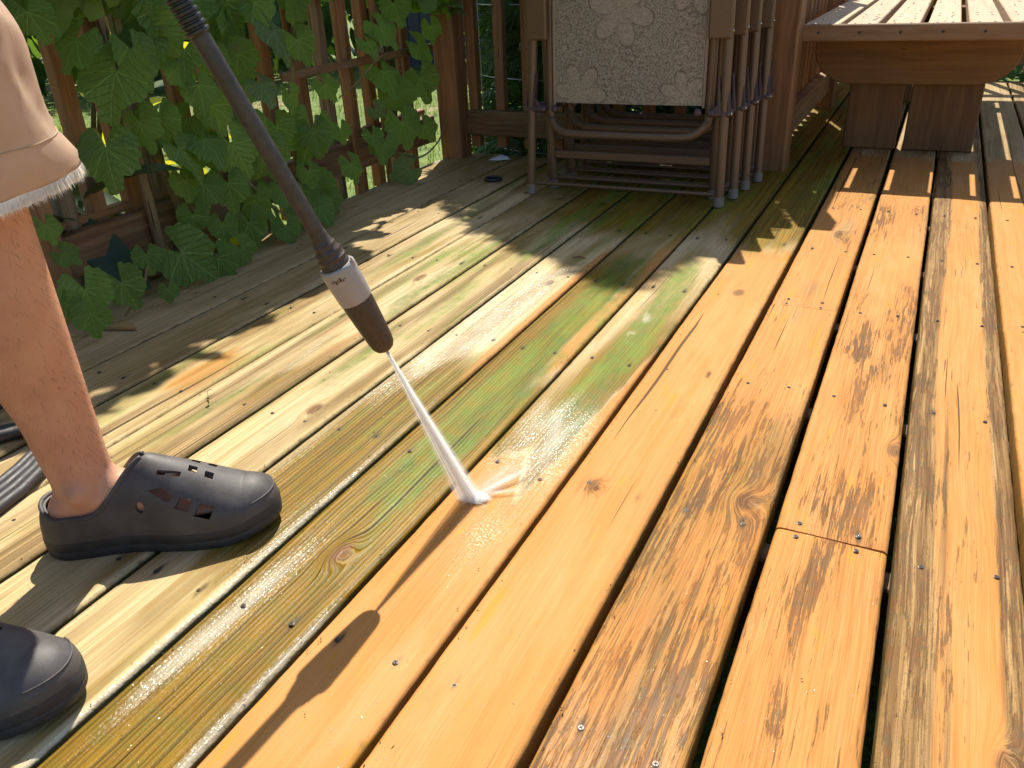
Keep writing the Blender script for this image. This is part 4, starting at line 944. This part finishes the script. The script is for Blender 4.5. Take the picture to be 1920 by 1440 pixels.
sm = so.modifiers.new('t', 'SOLIDIFY'); sm.thickness = .0016; sm.offset = -1
M_FRAY = plain('frayed_threads', (0.86, 0.80, 0.72), .85)
rng = random.Random(3); vs, fs = [], []
for vv in (v1, v2):
    hemring = vv[:96]
    for k in range(96):
        for q in range(26):
            p = hemring[k].lerp(hemring[(k + 1) % 96], rng.random()); c = hem1 if vv is v1 else V((-.93, .235, .500))
            o_ = (p - c); o_.z = 0; o_.normalize(); l = rng.uniform(.010, .014) + .006 * rng.random() ** 3
            d = (o_ * rng.uniform(.0, .22) - UP + V((rng.gauss(0, .07), rng.gauss(0, .07), 0))).normalized(); sd_ = d.cross(o_).normalized() * .0005
            b_ = len(vs); st = p + UP * .003
            vs += [st - sd_, st + sd_, st + d * l * .6 + sd_ * .6, st + d * l]; fs.append((b_, b_ + 1, b_ + 2, b_ + 3))
for vv, c in ((v1, hem1), (v2, V((-.93, .235, .500)))):
    b_ = len(vs)
    for k in range(96): vs += [vv[k] * 1.0, vv[k] - UP * (.0085 + .0012 * math.sin(k * 2.7) + .0008 * math.sin(k * 7.1))]
    for k in range(96): q = (k + 1) % 96; fs.append((b_ + 2 * k, b_ + 2 * q, b_ + 2 * q + 1, b_ + 2 * k + 1))
fr = adopt(from_data('frayed_hem', vs, fs, M_FRAY)); fr['kind'] = 'stuff'
sv = [hem1.lerp(top1, 5.2 / 52) + (v1[96 * 5 + k] .lerp(v1[96 * 6 + k], .2) - hem1.lerp(top1, 5.2 / 52)) * 1.004 for k in range(96)]; sv.append(sv[0])
adopt(tube('hem_stitching', sv, .0007, plain('thread', (0.42, 0.30, 0.19), .8), None, 5))

# ------------------------------------------------------------------ clogs
def rubber():
    N = NT('black_foam_rubber'); o = N.obj(); n = N.noise(o, 35, 4, .6); n2 = N.noise(o, 500, 2, .6)
    c = N.mix(N.step(n, .35, .7), (0.062, 0.056, 0.052), (0.094, 0.086, 0.081))
    return N.set(Base_Color=c, Roughness=N.lin(n, .3, .7, .50, .68), Normal=N.bump(n2, .25, .0008))
M_RUB = rubber(); M_SOLE = plain('clog_sole', (0.034, 0.034, 0.035), .6, 0, .3, 60, .2)
LN = .306
def outline(t):
    """t 0..1 round the sole from the heel along the outer side to the toe and back; returns (x along, y across)"""
    s = 1 if t <= .5 else -1; q = t * 2 if t <= .5 else 2 - t * 2
    a = q * math.pi; x = LN * (.5 - .5 * math.cos(a)); xn = x / LN
    hw = .0385 + .0125 * sst(.35, .72, xn) - .003 * math.exp(-((xn - .38) / .14) ** 2)
    e = min(1, xn / .13); e2 = min(1, (1 - xn) / .24)
    hw *= math.sqrt(max(0, 1 - (1 - e) ** 2)) * math.sqrt(max(0, 1 - (1 - e2) ** 2.2))
    cy = .006 * sst(.5, 1, xn)
    return x, cy + s * hw
def make_clog(fd, lat, heel, mirror):
    NTt, NV = 168, 26; C0 = .150; C1 = .265
    def htop(x): 
        xn = x / LN
        return .030 + (.094 * (1 - sst(.46, 1.02, xn) * .66) if xn > .3 else .094) + .004 * math.exp(-((xn - .5) / .05) ** 2)
    def pt(t, v):
        x, y = outline(t); xs = min(C1, max(C0, x)) if x >= C0 else x * .45 + C0 * .55; z0 = .026 + .012 * sst(.78, 1, x / LN)
        ys = .006 * sst(.5, 1, xs / LN)
        k = 1 - math.cos(v * math.pi / 2); k = k ** .92
        bul = .004 * math.sin(math.pi * min(1, v * 1.6)) 
        px_ = x + (xs - x) * k; py_ = y + (ys - y) * k; zz = z0 + (htop(xs) - z0) * math.sin(v * math.pi / 2) ** .88
        return V((px_, py_ * (1 + bul * 6), zz))
    vs, fs = [], []
    for i in range(NTt):
        t = i / NTt; x, _ = outline(t); xn = x / LN
        vm = .22 + .08 * sst(0.10, .0, xn) + .70 * sst(.22, .49, xn) ** 1.35; vm = 1.0 if xn >= .488 else min(1.0, vm)
        for j in range(NV + 1): vs.append(pt(t, vm * j / NV))
    for i in range(NTt):
        for j in range(NV):
            a = i * (NV + 1) + j; b_ = ((i + 1) % NTt) * (NV + 1) + j; fs.append((a, b_, b_ + 1, a + 1))
    bm = bmesh.new(); bv = [bm.verts.new(v) for v in vs]
    for f in fs:
        try: bm.faces.new([bv[i] for i in f])
        except ValueError: pass
    bmesh.ops.remove_doubles(bm, verts=bm.verts, dist=.0006); bmesh.ops.recalc_face_normals(bm, faces=bm.faces)
    me = bpy.data.meshes.new('clog_shell'); bm.to_mesh(me); bm.free()
    o = link(bpy.data.objects.new('clog_tmp', me)); me.materials.append(M_RUB)
    md = o.modifiers.new('sol', 'SOLIDIFY'); md.thickness = .0055; md.offset = -1
    # hole cutters: prisms pushed through the upper
    cb = bmesh.new()
    def cutter(poly, axis, c, depth=.05):
        poly = [(p * 1.35, q * 1.35) for p, q in poly]; z = V(axis).normalized(); x = (V((1, 0, 0)) - z * z.x).normalized(); y = z.cross(x)
        lo = [cb.verts.new(V(c) + x * p + y * q - z * depth) for p, q in poly]; hi = [cb.verts.new(V(c) + x * p + y * q + z * depth) for p, q in poly]
        n = len(poly); cb.faces.new(list(reversed(lo))); cb.faces.new(hi)
        for i in range(n): cb.faces.new((lo[i], lo[(i + 1) % n], hi[(i + 1) % n], hi[i]))
    for s in (-1, 1):
        cutter([(-.012, .006), (.001, .0075), (.011, -.002), (.006, -.0075)], (.1, s * .75, .65), (.172, s * .040, .088), .02)
        cutter([(-.009, -.002), (-.002, .0075), (.009, .003), (.003, -.0075)], (.1, s * .8, .6), (.198, s * .046, .074), .02)
        cutter([(-.010, -.003), (-.003, .008), (.010, .004), (.004, -.008)], (.15, s * .8, .6), (.222, s * .050, .063), .02)
        cutter([(-.011, -.002), (-.010, .002), (.011, .002), (.010, -.003)], (.1, s * .35, .9), (.182, s * .019, .108), .025)
        cutter([(.0045 * math.cos(k * .7854), .006 * math.sin(k * .7854)) for k in range(8)], (0, s * 1, .3), (.142, s * .045, .073), .02)
    for xx, yy in ((.207, -.006), (.207, .016), (.228, -.008), (.228, .018)):
        cutter([(-.004, -.0038), (.004, -.0038), (.004, .0038), (-.004, .0038)], (.2, 0, 1), (xx, yy, .095), .03)
    bmesh.ops.recalc_face_normals(cb, faces=cb.faces)
    cm = bpy.data.meshes.new('cut'); cb.to_mesh(cm); cb.free(); co = link(bpy.data.objects.new('cut', cm))
    md = o.modifiers.new('b', 'BOOLEAN'); md.object = co; md.operation = 'DIFFERENCE'; md.solver = 'EXACT'
    dg = bpy.context.evaluated_depsgraph_get(); dg.update(); me2 = bpy.data.meshes.new_from_object(o.evaluated_get(dg))
    bpy.data.objects.remove(o); bpy.data.objects.remove(co)
    me2.polygons.foreach_set('use_smooth', [True] * len(me2.polygons)); me2.set_sharp_from_angle(angle=R(42))
    T_ = Matrix.Translation(heel) @ Matrix((fd, lat, UP)).transposed().to_4x4()
    clog = adopt(link(bpy.data.objects.new('clog', me2))); clog.matrix_basis = T_
    # sole: stacked outlines with a groove round the side
    lay = [(.0005, .965), (.004, 1.0), (.012, 1.012), (.0135, .998), (.0155, .998), (.017, 1.014), (.027, 1.012), (.031, .985), (.0312, .9)]
    n = 80; vs, fs = [], []
    for z, sc in lay:
        for i in range(n):
            x, y = outline(i / n); rise = .011 * sst(.76, 1.0, x / LN)
            vs.append(V(((x - LN / 2) * (1 + (sc - 1) * .5) + LN / 2, (y - .003) * sc + .003, z + rise)))
    for j in range(len(lay) - 1):
        for i in range(n):
            a = j * n + i; b_ = j * n + (i + 1) % n; fs.append((a, b_, b_ + n, a + n))
    fs.append(tuple(reversed(range(n)))); fs.append(tuple(range((len(lay) - 1) * n, len(lay) * n)))
    sole = from_data('sole', vs, fs, M_SOLE, clog, True, 35)
    # raised knurled toe line
    ln = []
    for i in range(25):
        t = .40 + .20 * i / 24; p = pt(t, .30); c = V((.2, 0, .03)); d = (p - c).normalized(); ln.append(p + d * .0006)
    from_data('toe_ridge', *tube_data(ln, .0011, 6), M_RUB, clog, True)
    # rolled collar edge
    rim = []
    for i in range(NTt + 1):
        t = (i % NTt) / NTt; x, _ = outline(t); xn = x / LN
        if xn < .488:
            vm = min(1.0, .22 + .08 * sst(0.10, .0, xn) + .70 * sst(.22, .49, xn) ** 1.35); rim.append((i, pt(t, vm)))
    loop = [p for i, p in sorted(rim, key=lambda q: (q[0] if q[0] < NTt / 2 else q[0] - NTt))]
    from_data('collar_rim', *tube_data(loop, .0030, 8), M_RUB, clog, True)
    return clog
make_clog(FD, LAT, HEEL1, False); make_clog(FD2, LAT2, HEEL2, True)

# ------------------------------------------------------------------ pressure washer lance and hose
M_PIPEB = plain('lance_pipe', (0.070, 0.058, 0.053), .42, .35, .3, 80, .25, 700)
M_NOZ = plain('nozzle_plastic', (0.060, 0.042, 0.030), .5, 0, .3, 120, .2, 400)
M_WHITE = plain('lance_white_plastic', (0.37, 0.335, 0.31), .38, 0, .06, 40)
M_INK = plain('worn_print', (0.10, 0.05, 0.02), .7)
lance = thing('spray_lance', 'pressure washer lance with white collar and dark nozzle spraying the deck', 'pressure washer', TIP)
LM = AX.to_track_quat('Z', 'Y').to_matrix().to_4x4()
lathe('nozzle', [(0, .006), (.0005, .0075), (.003, .0112), (.008, .0140), (.016, .0155), (.040, .0172), (.066, .0188), (.078, .0190), (.079, .0170)], M_NOZ, lance, 36, LM)
lathe('nozzle_hole', [(-.0012, .0018), (-.0010, .0034), (.0004, .0036)], plain('brass', (.5, .36, .12), .3, .9), lance, 14, LM)
col = lathe('collar', [(.0755, .0170), (.0760, .0196), (.079, .0200), (.100, .0208), (.118, .0214), (.1215, .0212), (.1230, .0200), (.1232, .0165)], M_WHITE, lance, 36, LM)
lathe('grip_neck', [(.118, .0150), (.1235, .0168), (.126, .0172), (.128, .0160), (.130, .0158), (.132, .0168), (.134, .0168), (.136, .0150), (.139, .0148), (.141, .0152), (.143, .0150), (.145, .0132), (.149, .0128), (.151, .0130), (.153, .0116), (.160, .0100), (.168, .0094)], M_NOZ, lance, 28, LM)
lathe('pipe', [(.160, .0092), (.30, .0095), (.46, .0097), (.88, .0097)], M_PIPEB, lance, 24, LM)
rb = [(.386, .0095)]
for k in range(7):
    z = .389 + k * .0062; rb += [(z, .0100), (z + .0015, .0124), (z + .0038, .0124), (z + .005, .0100)]
lathe('threaded_joint', rb + [(.436, .0112), (.48, .0112)], plain('dark_joint', (.03, .026, .026), .35), lance, 24, LM)
bm = bmesh.new(); add_box(bm, (0, 0, 0), (.0035, .0022, .011), .0006); lug = from_bm('collar_rib', bm, M_WHITE, lance)
def around(ang, r, z): return LM @ V((math.cos(ang) * r, math.sin(ang) * r, z))
# the print sits on the side of the collar that faces the camera; the rib on the right-hand side
tocam = (V((0, 0, .665)) - on(.1)); tl = LM.inverted().to_3x3() @ tocam; A0 = math.atan2(tl.y, tl.x)
rightw = LM.inverted().to_3x3() @ V((.897, .439, 0)); sgn = 1 if math.sin(math.atan2(rightw.y, rightw.x) - A0) > 0 else -1
lug.matrix_local = Matrix.Translation(around(A0 + sgn * 1.05, .0208, .121)) @ LM
bm = bmesh.new()
for q, (wq, hq) in enumerate(((.0010, .0026), (.0014, .0034), (.0022, .0048), (.0012, .0040), (.0024, .0052), (.0016, .0030), (.0010, .0022))):
    ang = A0 - sgn * .75 + sgn * .135 * q; rr = .02135
    cpt = around(ang, rr - .0002, .1118 + .0010 * math.sin(q * 2.1)); m = Matrix.Translation(cpt) @ LM @ Matrix.Rotation(ang, 4, 'Z')
    bmesh.ops.create_cube(bm, size=1, matrix=m @ Matrix.Diagonal((.0006, wq, hq, 1)))
from_bm('worn_print', bm, M_INK, lance)['kind'] = 'stuff'
lathe('gun_body', [(.86, .012), (.88, .019), (1.00, .021), (1.10, .020), (1.13, .014)], M_NOZ, lance, 20, LM)
gh = [on(1.08) - TIP, on(1.10) - TIP + V((-.03, -.03, -.06)), on(1.08) - TIP + V((-.06, -.06, -.14))]
tube('gun_handle', catmull(gh, 4), .017, M_NOZ, lance)
M_HOSE = plain('grey_hose', (0.036, 0.032, 0.032), .55, 0, .2, 60, .15, 300)
loop = []
for k in range(4 * 16 + 1):
    a = -k / 16 * 2 * math.pi + .2; ring = k / 64
    rx_ = .082 + .075 * ring; ry_ = .30 + .02 * ring
    loop.append(V((-1.242 + rx_ * math.cos(a) + .004 * math.sin(3 * a), .372 + ry_ * math.sin(a), .0095 + .0 * k)))
hose = thing('pressure_hose', 'coiled grey pressure hose lying on the deck behind the leg', 'hose', (-1.25, .37, 0))
def hosetube(nm, pts):
    o = tube(nm, pts, .0088, M_HOSE, None, 12); o.parent = hose; o.matrix_parent_inverse = Matrix.Translation((1.25, -.37, 0)); return o
hosetube('coil', catmull(loop, 2))
hosetube('loose_loop', catmull([(-1.15, .28, .030), (-1.28, .50, .032), (-1.36, .66, .030), (-1.33, .735, .026), (-1.26, .70, .024), (-1.25, .63, .030), (-1.32, .56, .032), (-1.42, .50, .028), (-1.5, .42, .012)], 6))
ec = tube('end_fitting', [(-1.262, .702, .024), (-1.236, .690, .0245), (-1.215, .680, .0245)], .0125, plain('black_fitting', (.02, .02, .022), .4), None, 14); ec.parent = hose; ec.matrix_parent_inverse = Matrix.Translation((1.25, -.37, 0))
hosetube('feed', catmull([on(1.08) + V((-.065, -.065, -.15)), on(1.0) + V((-.15, -.1, -.40)), (-1.12, .30, .45), (-1.2, .22, .10), (-1.22, .10, .03), (-1.24, .06, .0095)], 6))

# ------------------------------------------------------------------ water jet
HIT = V((-.489, .797, 0.0)); JT = on(-.001)
jet = thing('water_jet', 'white high pressure water jet fanning from the nozzle onto a deck board', 'water', HIT)
def water_strand_mat():
    N = NT('white_water'); P = N.pos()
    d = N.n('ShaderNodeBsdfDiffuse'); N.put(d.inputs[0], (.97, .97, .96)); t = N.n('ShaderNodeBsdfTranslucent'); N.put(t.inputs[0], (.97, .97, .96))
    mx = N.n('ShaderNodeMixShader'); mx.inputs[0].default_value = .62; N.t.links.new(d.outputs[0], mx.inputs[1]); N.t.links.new(t.outputs[0], mx.inputs[2])
    tp = N.n('ShaderNodeBsdfTransparent'); m2 = N.n('ShaderNodeMixShader'); N.put(m2.inputs[0], .38)
    N.t.links.new(tp.outputs[0], m2.inputs[1]); N.t.links.new(mx.outputs[0], m2.inputs[2]); N.t.links.new(m2.outputs[0], N.out.inputs[0]); return N.m
M_STRAND = water_strand_mat()
rng = random.Random(21)
dirn = (HIT - JT); L_ = dirn.length; dirn.normalize(); ex = dirn.orthogonal().normalized(); ey = dirn.cross(ex)
# the fan is a little wider across the board than along it
fan = (V((.9, -.35, 0)) - dirn * V((.9, -.35, 0)).dot(dirn)).normalized(); thin = dirn.cross(fan)
vs, fs = [], []
for i in range(100):
    a = rng.gauss(0, .36); b_ = rng.gauss(0, .36)
    if a * a + b_ * b_ > 1.3: continue
    end = HIT + fan * a * .0215 + thin * b_ * .0135; end -= dirn * (end.z / dirn.z); end += UP * .001
    st = JT + fan * a * .0022 + thin * b_ * .0018
    t0 = 0 if rng.random() < .5 else rng.uniform(0, .7); t1 = 1 if rng.random() < .6 else rng.uniform(t0 + .15, 1)
    t1 = min(1, t1)
    p0 = st.lerp(end, t0); p1 = st.lerp(end, t1); r = rng.uniform(.00030, .00075)
    tube_data([p0, p0.lerp(p1, .5), p1], [r * (.5 + .5 * (1 - t0) * .3), r, r * 1.15], 4, True, vs, fs)
j_ = from_data('water_strands', vs, fs, M_STRAND, None, True); j_.parent = jet; j_.matrix_parent_inverse = Matrix.Translation(-HIT); j_['kind'] = 'stuff'
# splash: short bright strands thrown low across the board, most of them away along it
vs, fs = [], []
for i in range(110):
    a = rng.gauss(.95, 1.2); l = abs(rng.gauss(0, .016)) + .005; el = abs(rng.gauss(.10, .18))
    p0 = HIT + fan * rng.gauss(0, .009) + thin * rng.gauss(0, .004); p0.z = rng.uniform(.0008, .004)
    d = V((math.cos(a) * .75, math.sin(a), el))
    tube_data([p0, p0 + d * l * .5, p0 + d * l - UP * .001], [rng.uniform(.0003, .0007), .0004, .00012], 4, True, vs, fs)
for i in range(24):          # two long thin sheets of spray flung along the board
    which = rng.random() < .65; a = rng.gauss(1.02 if which else .62, .05); l = rng.uniform(.04, .13 if which else .09)
    p0 = HIT + V((rng.gauss(0.004, .004), rng.gauss(0, .004), rng.uniform(.001, .004))); d = V((math.cos(a) * .62, math.sin(a), rng.uniform(.06, .20)))
    tube_data([p0, p0 + d * l * .5, p0 + d * l], [.00040, .00032, .0001], 4, True, vs, fs)
s_ = from_data('splash', vs, fs, M_STRAND, None, True); s_.parent = jet; s_.matrix_parent_inverse = Matrix.Translation(-HIT); s_['kind'] = 'stuff'
# fine mist round the jet: one thin cone of scattering droplets
def mist(name, dens, prof, mtx, rad0, rad1, length):
    N = NT(name); N.t.nodes.remove(N.b); o = N.xyz(N.obj())
    t = N.math('DIVIDE', o[2], length); rad = N.lin(t, 0, 1, rad0, rad1)
    rr = N.math('DIVIDE', N.math('SQRT', N.math('ADD', N.math('MULTIPLY', o[0], o[0]), N.math('MULTIPLY', o[1], o[1]))), rad)
    f = N.math('POWER', N.math('SUBTRACT', 1.0, N.math('MINIMUM', rr, 1.0)), 2.5)
    st = N.noise(N.vec(N.math('DIVIDE', o[0], rad), N.math('DIVIDE', o[1], rad), N.math('MULTIPLY', o[2], 2.0)), 3.2, 3, .6)
    d = N.math('MULTIPLY', N.math('MULTIPLY', f, N.step(st, .35, .65, .25, 1.6)), dens)
    v = N.n('ShaderNodeVolumePrincipled'); N.put(v.inputs['Color'], (.99, .99, .98)); N.put(v.inputs['Density'], d); N.put(v.inputs['Anisotropy'], .1)
    N.t.links.new(v.outputs[0], N.out.inputs['Volume'])
    o_ = lathe(name, prof, N.m, None, 20, None); o_.matrix_local = mtx; o_.parent = jet; o_.matrix_parent_inverse = Matrix.Translation(-HIT); return o_
JM = Matrix.Translation(JT) @ dirn.to_track_quat('Z', 'Y').to_matrix().to_4x4()
mist('spray_mist', 270, [(.001, .0034), (L_ * .5, .0130), (L_ - .006, .0225)], JM, .0038, .0235, L_)['kind'] = 'stuff'
def puff(name, dens, c, rad, rz, elev):
    N = NT(name); N.t.nodes.remove(N.b); o = N.obj(); q = N.n('ShaderNodeVectorMath', operation='LENGTH'); N.put(q.inputs[0], o)
    f = N.math('POWER', N.math('SUBTRACT', 1.0, N.math('MINIMUM', q.outputs['Value'], 1.0)), 1.6)
    st = N.noise(N.vmath('MULTIPLY', o, (7, .8, 5)), 1, 3, .6)
    v = N.n('ShaderNodeVolumePrincipled'); N.put(v.inputs['Color'], (.99, .99, .98)); N.put(v.inputs['Density'], N.math('MULTIPLY', N.math('MULTIPLY', f, N.step(st, .35, .65, .35, 1.5)), dens))
    N.t.links.new(v.outputs[0], N.out.inputs['Volume'])
    bm = bmesh.new(); bmesh.ops.create_icosphere(bm, subdivisions=3, radius=1)
    for v_ in bm.verts: v_.co.z = max(v_.co.z, -.02)
    o_ = from_bm(name, bm, N.m); o_.parent = jet; o_['kind'] = 'stuff'
    o_.matrix_basis = Matrix.Translation(V(c) - HIT + V((0, 0, .0018))) @ Matrix.Rotation(rz, 4, 'Z') @ Matrix.Rotation(elev, 4, 'X') @ Matrix.Diagonal((*rad, 1))
puff('splash_mist', 3500, HIT + V((.006, .001, 0)), (.027, .013, .0085), .30, 0)
puff('splash_mist', 34, HIT + V((.018, .055, 0)), (.026, .085, .022), -.30, 0)
puff('splash_mist', 650, HIT + V((.030, .050, .004)), (.0065, .062, .006), -.52, .09)
puff('splash_mist', 420, HIT + V((.036, .026, .002)), (.0055, .045, .005), -1.0, .05)
# beads and puddled drops standing on the wet boards
M_DROP = NT('water_drop')
_g = M_DROP.n('ShaderNodeBsdfGlossy'); _g.inputs['Roughness'].default_value = .08; _t = M_DROP.n('ShaderNodeBsdfTransparent'); _m = M_DROP.n('ShaderNodeMixShader'); _m.inputs[0].default_value = .12
M_DROP.t.links.new(_t.outputs[0], _m.inputs[1]); M_DROP.t.links.new(_g.outputs[0], _m.inputs[2]); M_DROP.t.links.new(_m.outputs[0], M_DROP.out.inputs[0]); M_DROP = M_DROP.m
vs, fs = [], []
def dome(x, y, r):
    k = len(vs); n = 7
    for q in (0, .55):
        for i in range(n):
            a = i * 6.2832 / n + q; vs.append((x + math.cos(a) * r * math.cos(q * 1.7), y + math.sin(a) * r * math.cos(q * 1.7), .0012 + r * .26 * math.sin(q * 1.9)))
    vs.append((x, y, .0012 + r * .27))
    for i in range(n):
        j = (i + 1) % n; fs.append((k + i, k + j, k + n + j, k + n + i)); fs.append((k + n + i, k + n + j, k + 2 * n))
for (cx, cy, sx_, sy_, n) in ((-.457, 1.03, .04, .10, 420), (-.45, .87, .04, .08, 320), (-.44, .72, .03, .06, 160), (-.60, 1.1, .04, .25, 220), (-.61, .5, .04, .2, 320), (-.72, 1.3, .04, .25, 160), (-.17, .45, .05, .15, 260), (-.36, .36, .05, .12, 120), (-1.02, 1.08, .04, .12, 90), (-.17, .95, .05, .2, 120), (-.02, .8, .05, .2, 60), (.07, .4, .02, .2, 40)):
    for i in range(n):
        x = rng.gauss(cx, sx_); y = rng.gauss(cy, sy_); f = (x - .1935) / PITCH; f -= math.floor(f)
        if .06 < f < .94: dome(x, y, rng.uniform(.0006, .0019))
dr = from_data('water_drops', vs, fs, M_DROP, None, True); tag(dr, 'small water drops beaded on the freshly sprayed boards', 'water drops', kind='stuff')

# splinters, grit and leaf crumbs washed into lines along the board edges
vs, fs = [], []
for i in range(900):
    k = rng.choice((3, 4, 5, 6, 7, 8, 9, 10)); x = gapx(k) + rng.choice((-1, 1)) * (.006 + abs(rng.gauss(0, .006))); y = rng.uniform(.3, 2.3)
    if rng.random() < .25: x = rng.uniform(-1.6, .3); y = rng.uniform(.3, 2.3)
    l = rng.uniform(.0008, .0035); a = rng.gauss(1.57, .8); w_ = rng.uniform(.0003, .0009); c, s = math.cos(a), math.sin(a); z = .0012; b_ = len(vs)
    vs += [(x - c * l, y - s * l, z), (x - s * w_, y + c * w_, z + w_), (x + c * l, y + s * l, z), (x + s * w_, y - c * w_, z + w_), (x, y, z + w_ * 1.6)]
    fs += [(b_, b_ + 3, b_ + 4), (b_ + 3, b_ + 2, b_ + 4), (b_ + 2, b_ + 1, b_ + 4), (b_ + 1, b_, b_ + 4)]
tag(from_data('deck_grit', vs, fs, plain('dark_grit', (.07, .045, .022), .8, 0, .5, 400)), 'dark splinters and grit scattered along the board edges', 'grit', kind='stuff')
# ------------------------------------------------------------------ small things lying on the deck
vsr, fsr = [], []
for i in range(28):
    a = i / 28 * 6.2832
    for k in range(8):
        b_ = k / 8 * 6.2832; rr = .026 + .0062 * math.cos(b_); vsr.append((math.cos(a) * rr, math.sin(a) * rr, .0068 + .0058 * math.sin(b_)))
for i in range(28):
    for k in range(8): fsr.append((i * 8 + k, ((i + 1) % 28) * 8 + k, ((i + 1) % 28) * 8 + (k + 1) % 8, i * 8 + (k + 1) % 8))
ring = from_data('rubber_ring', vsr, fsr, plain('black_rubber', (.018, .018, .02), .45), None, True); ring.location = (-1.318, 2.478, 0)
tag(ring, 'small black rubber ring lying on the deck near the corner post', 'ring')
sc = from_data('paper_scrap', [(-.04, -.012, .001), (.0, -.02, .003), (.045, .0, .006), (.03, .012, .012), (-.005, .022, .016), (-.03, .014, .006), (0, 0, .013)], [(0, 1, 6), (1, 2, 6), (2, 3, 6), (3, 4, 6), (4, 5, 6), (5, 0, 6)], plain('white_paper', (.75, .78, .82), .7), None)
sc.modifiers.new('t', 'SOLIDIFY').thickness = .0008; sc.location = (-1.445, 2.775, .001); tag(sc, 'crumpled white scrap at the back edge of the deck', 'scrap')
bm = bmesh.new(); add_box(bm, (0, 0, .0055), (.098, .026, .009), .0015)
for v in bm.verts:
    if v.co.x > .04: v.co.x -= (v.co.y + .013) * .9
off = from_bm('wood_offcut', bm, wood('offcut_wood', 0, (.42, .30, .12), (.30, .20, .07))); off.location = (-1.505, 1.058, .001); off.rotation_euler = (0, 0, .36); tag(off, 'small pale wooden offcut lying below the vine at the deck edge', 'wood offcut')
tw2 = tube('twig', catmull([(-.745, 1.80, .003), (-.730, 1.81, .004), (-.712, 1.805, .003)], 4), .0016, plain('thin_twig', (.22, .12, .06), .8)); tag(tw2, 'tiny brown twig on the grey wet board', 'twig')
M_SEED = leaf_mat('seedling_leaf', (.22, .22, .05), (.34, .32, .10), .4, (.5, .5, .1), .5)
sm_ = [leaf_mesh('seedling_leaf', oval_leaf(70 + i, .36), M_SEED) for i in range(3)]
for q, (x, y, nm, lb) in enumerate(((-1.055, .865, 'withered_seedling', 'thin withered seedling growing from a board gap right of the leg'),)):
    t = thing(nm, lb, 'seedling', (x, y, 0)); h = (.026, .014, .022)[q]
    tube('stem', catmull([(0, 0, -.005), (.004, .002, h * .5), (.001, .008, h), (.012, .010, h * 1.1)], 4), .0005, M_STEM, t, 5)
    for k in range(2):
        o = link(bpy.data.objects.new('leaf', sm_[k % 3])); o.parent = t; a = k * 1.9 + q
        o.matrix_local = leaf_matrix(V((.003 * k, .002 * k, h * (.45 + .18 * k))), (math.cos(a) * .4, math.sin(a) * .4, 1), (math.cos(a), math.sin(a), -.3), .008)
M_DRY = leaf_mat('dry_leaf', (.20, .13, .05), (.34, .25, .10), .2, (.4, .25, .06), .7)
dm = [leaf_mesh('dry_leaf', oval_leaf(80 + i, .3), M_DRY) for i in range(3)]
for q, (x, y, s, lb) in enumerate(((-1.16, .50, .035, 'dry tan leaf beside the coiled hose'), (-1.30, .62, .04, 'dry curled leaf within the hose loops'), (-.985, 2.33, .03, 'dry leaf scrap in front of the chair stack, left of the pair'), (-.86, 2.30, .035, 'dry leaf scrap under the lower rod of the nearest chair'), (-1.135, 2.345, .03, 'dry leaf scrap beside the left front chair foot'))):
    o = link(bpy.data.objects.new('fallen_leaf', dm[q % 3])); o.matrix_local = leaf_matrix(V((x, y, .006)), (rng.gauss(0, .2), rng.gauss(0, .2), 1), (math.cos(q * 2.), math.sin(q * 2.), 0), s); tag(o, lb, 'leaf')
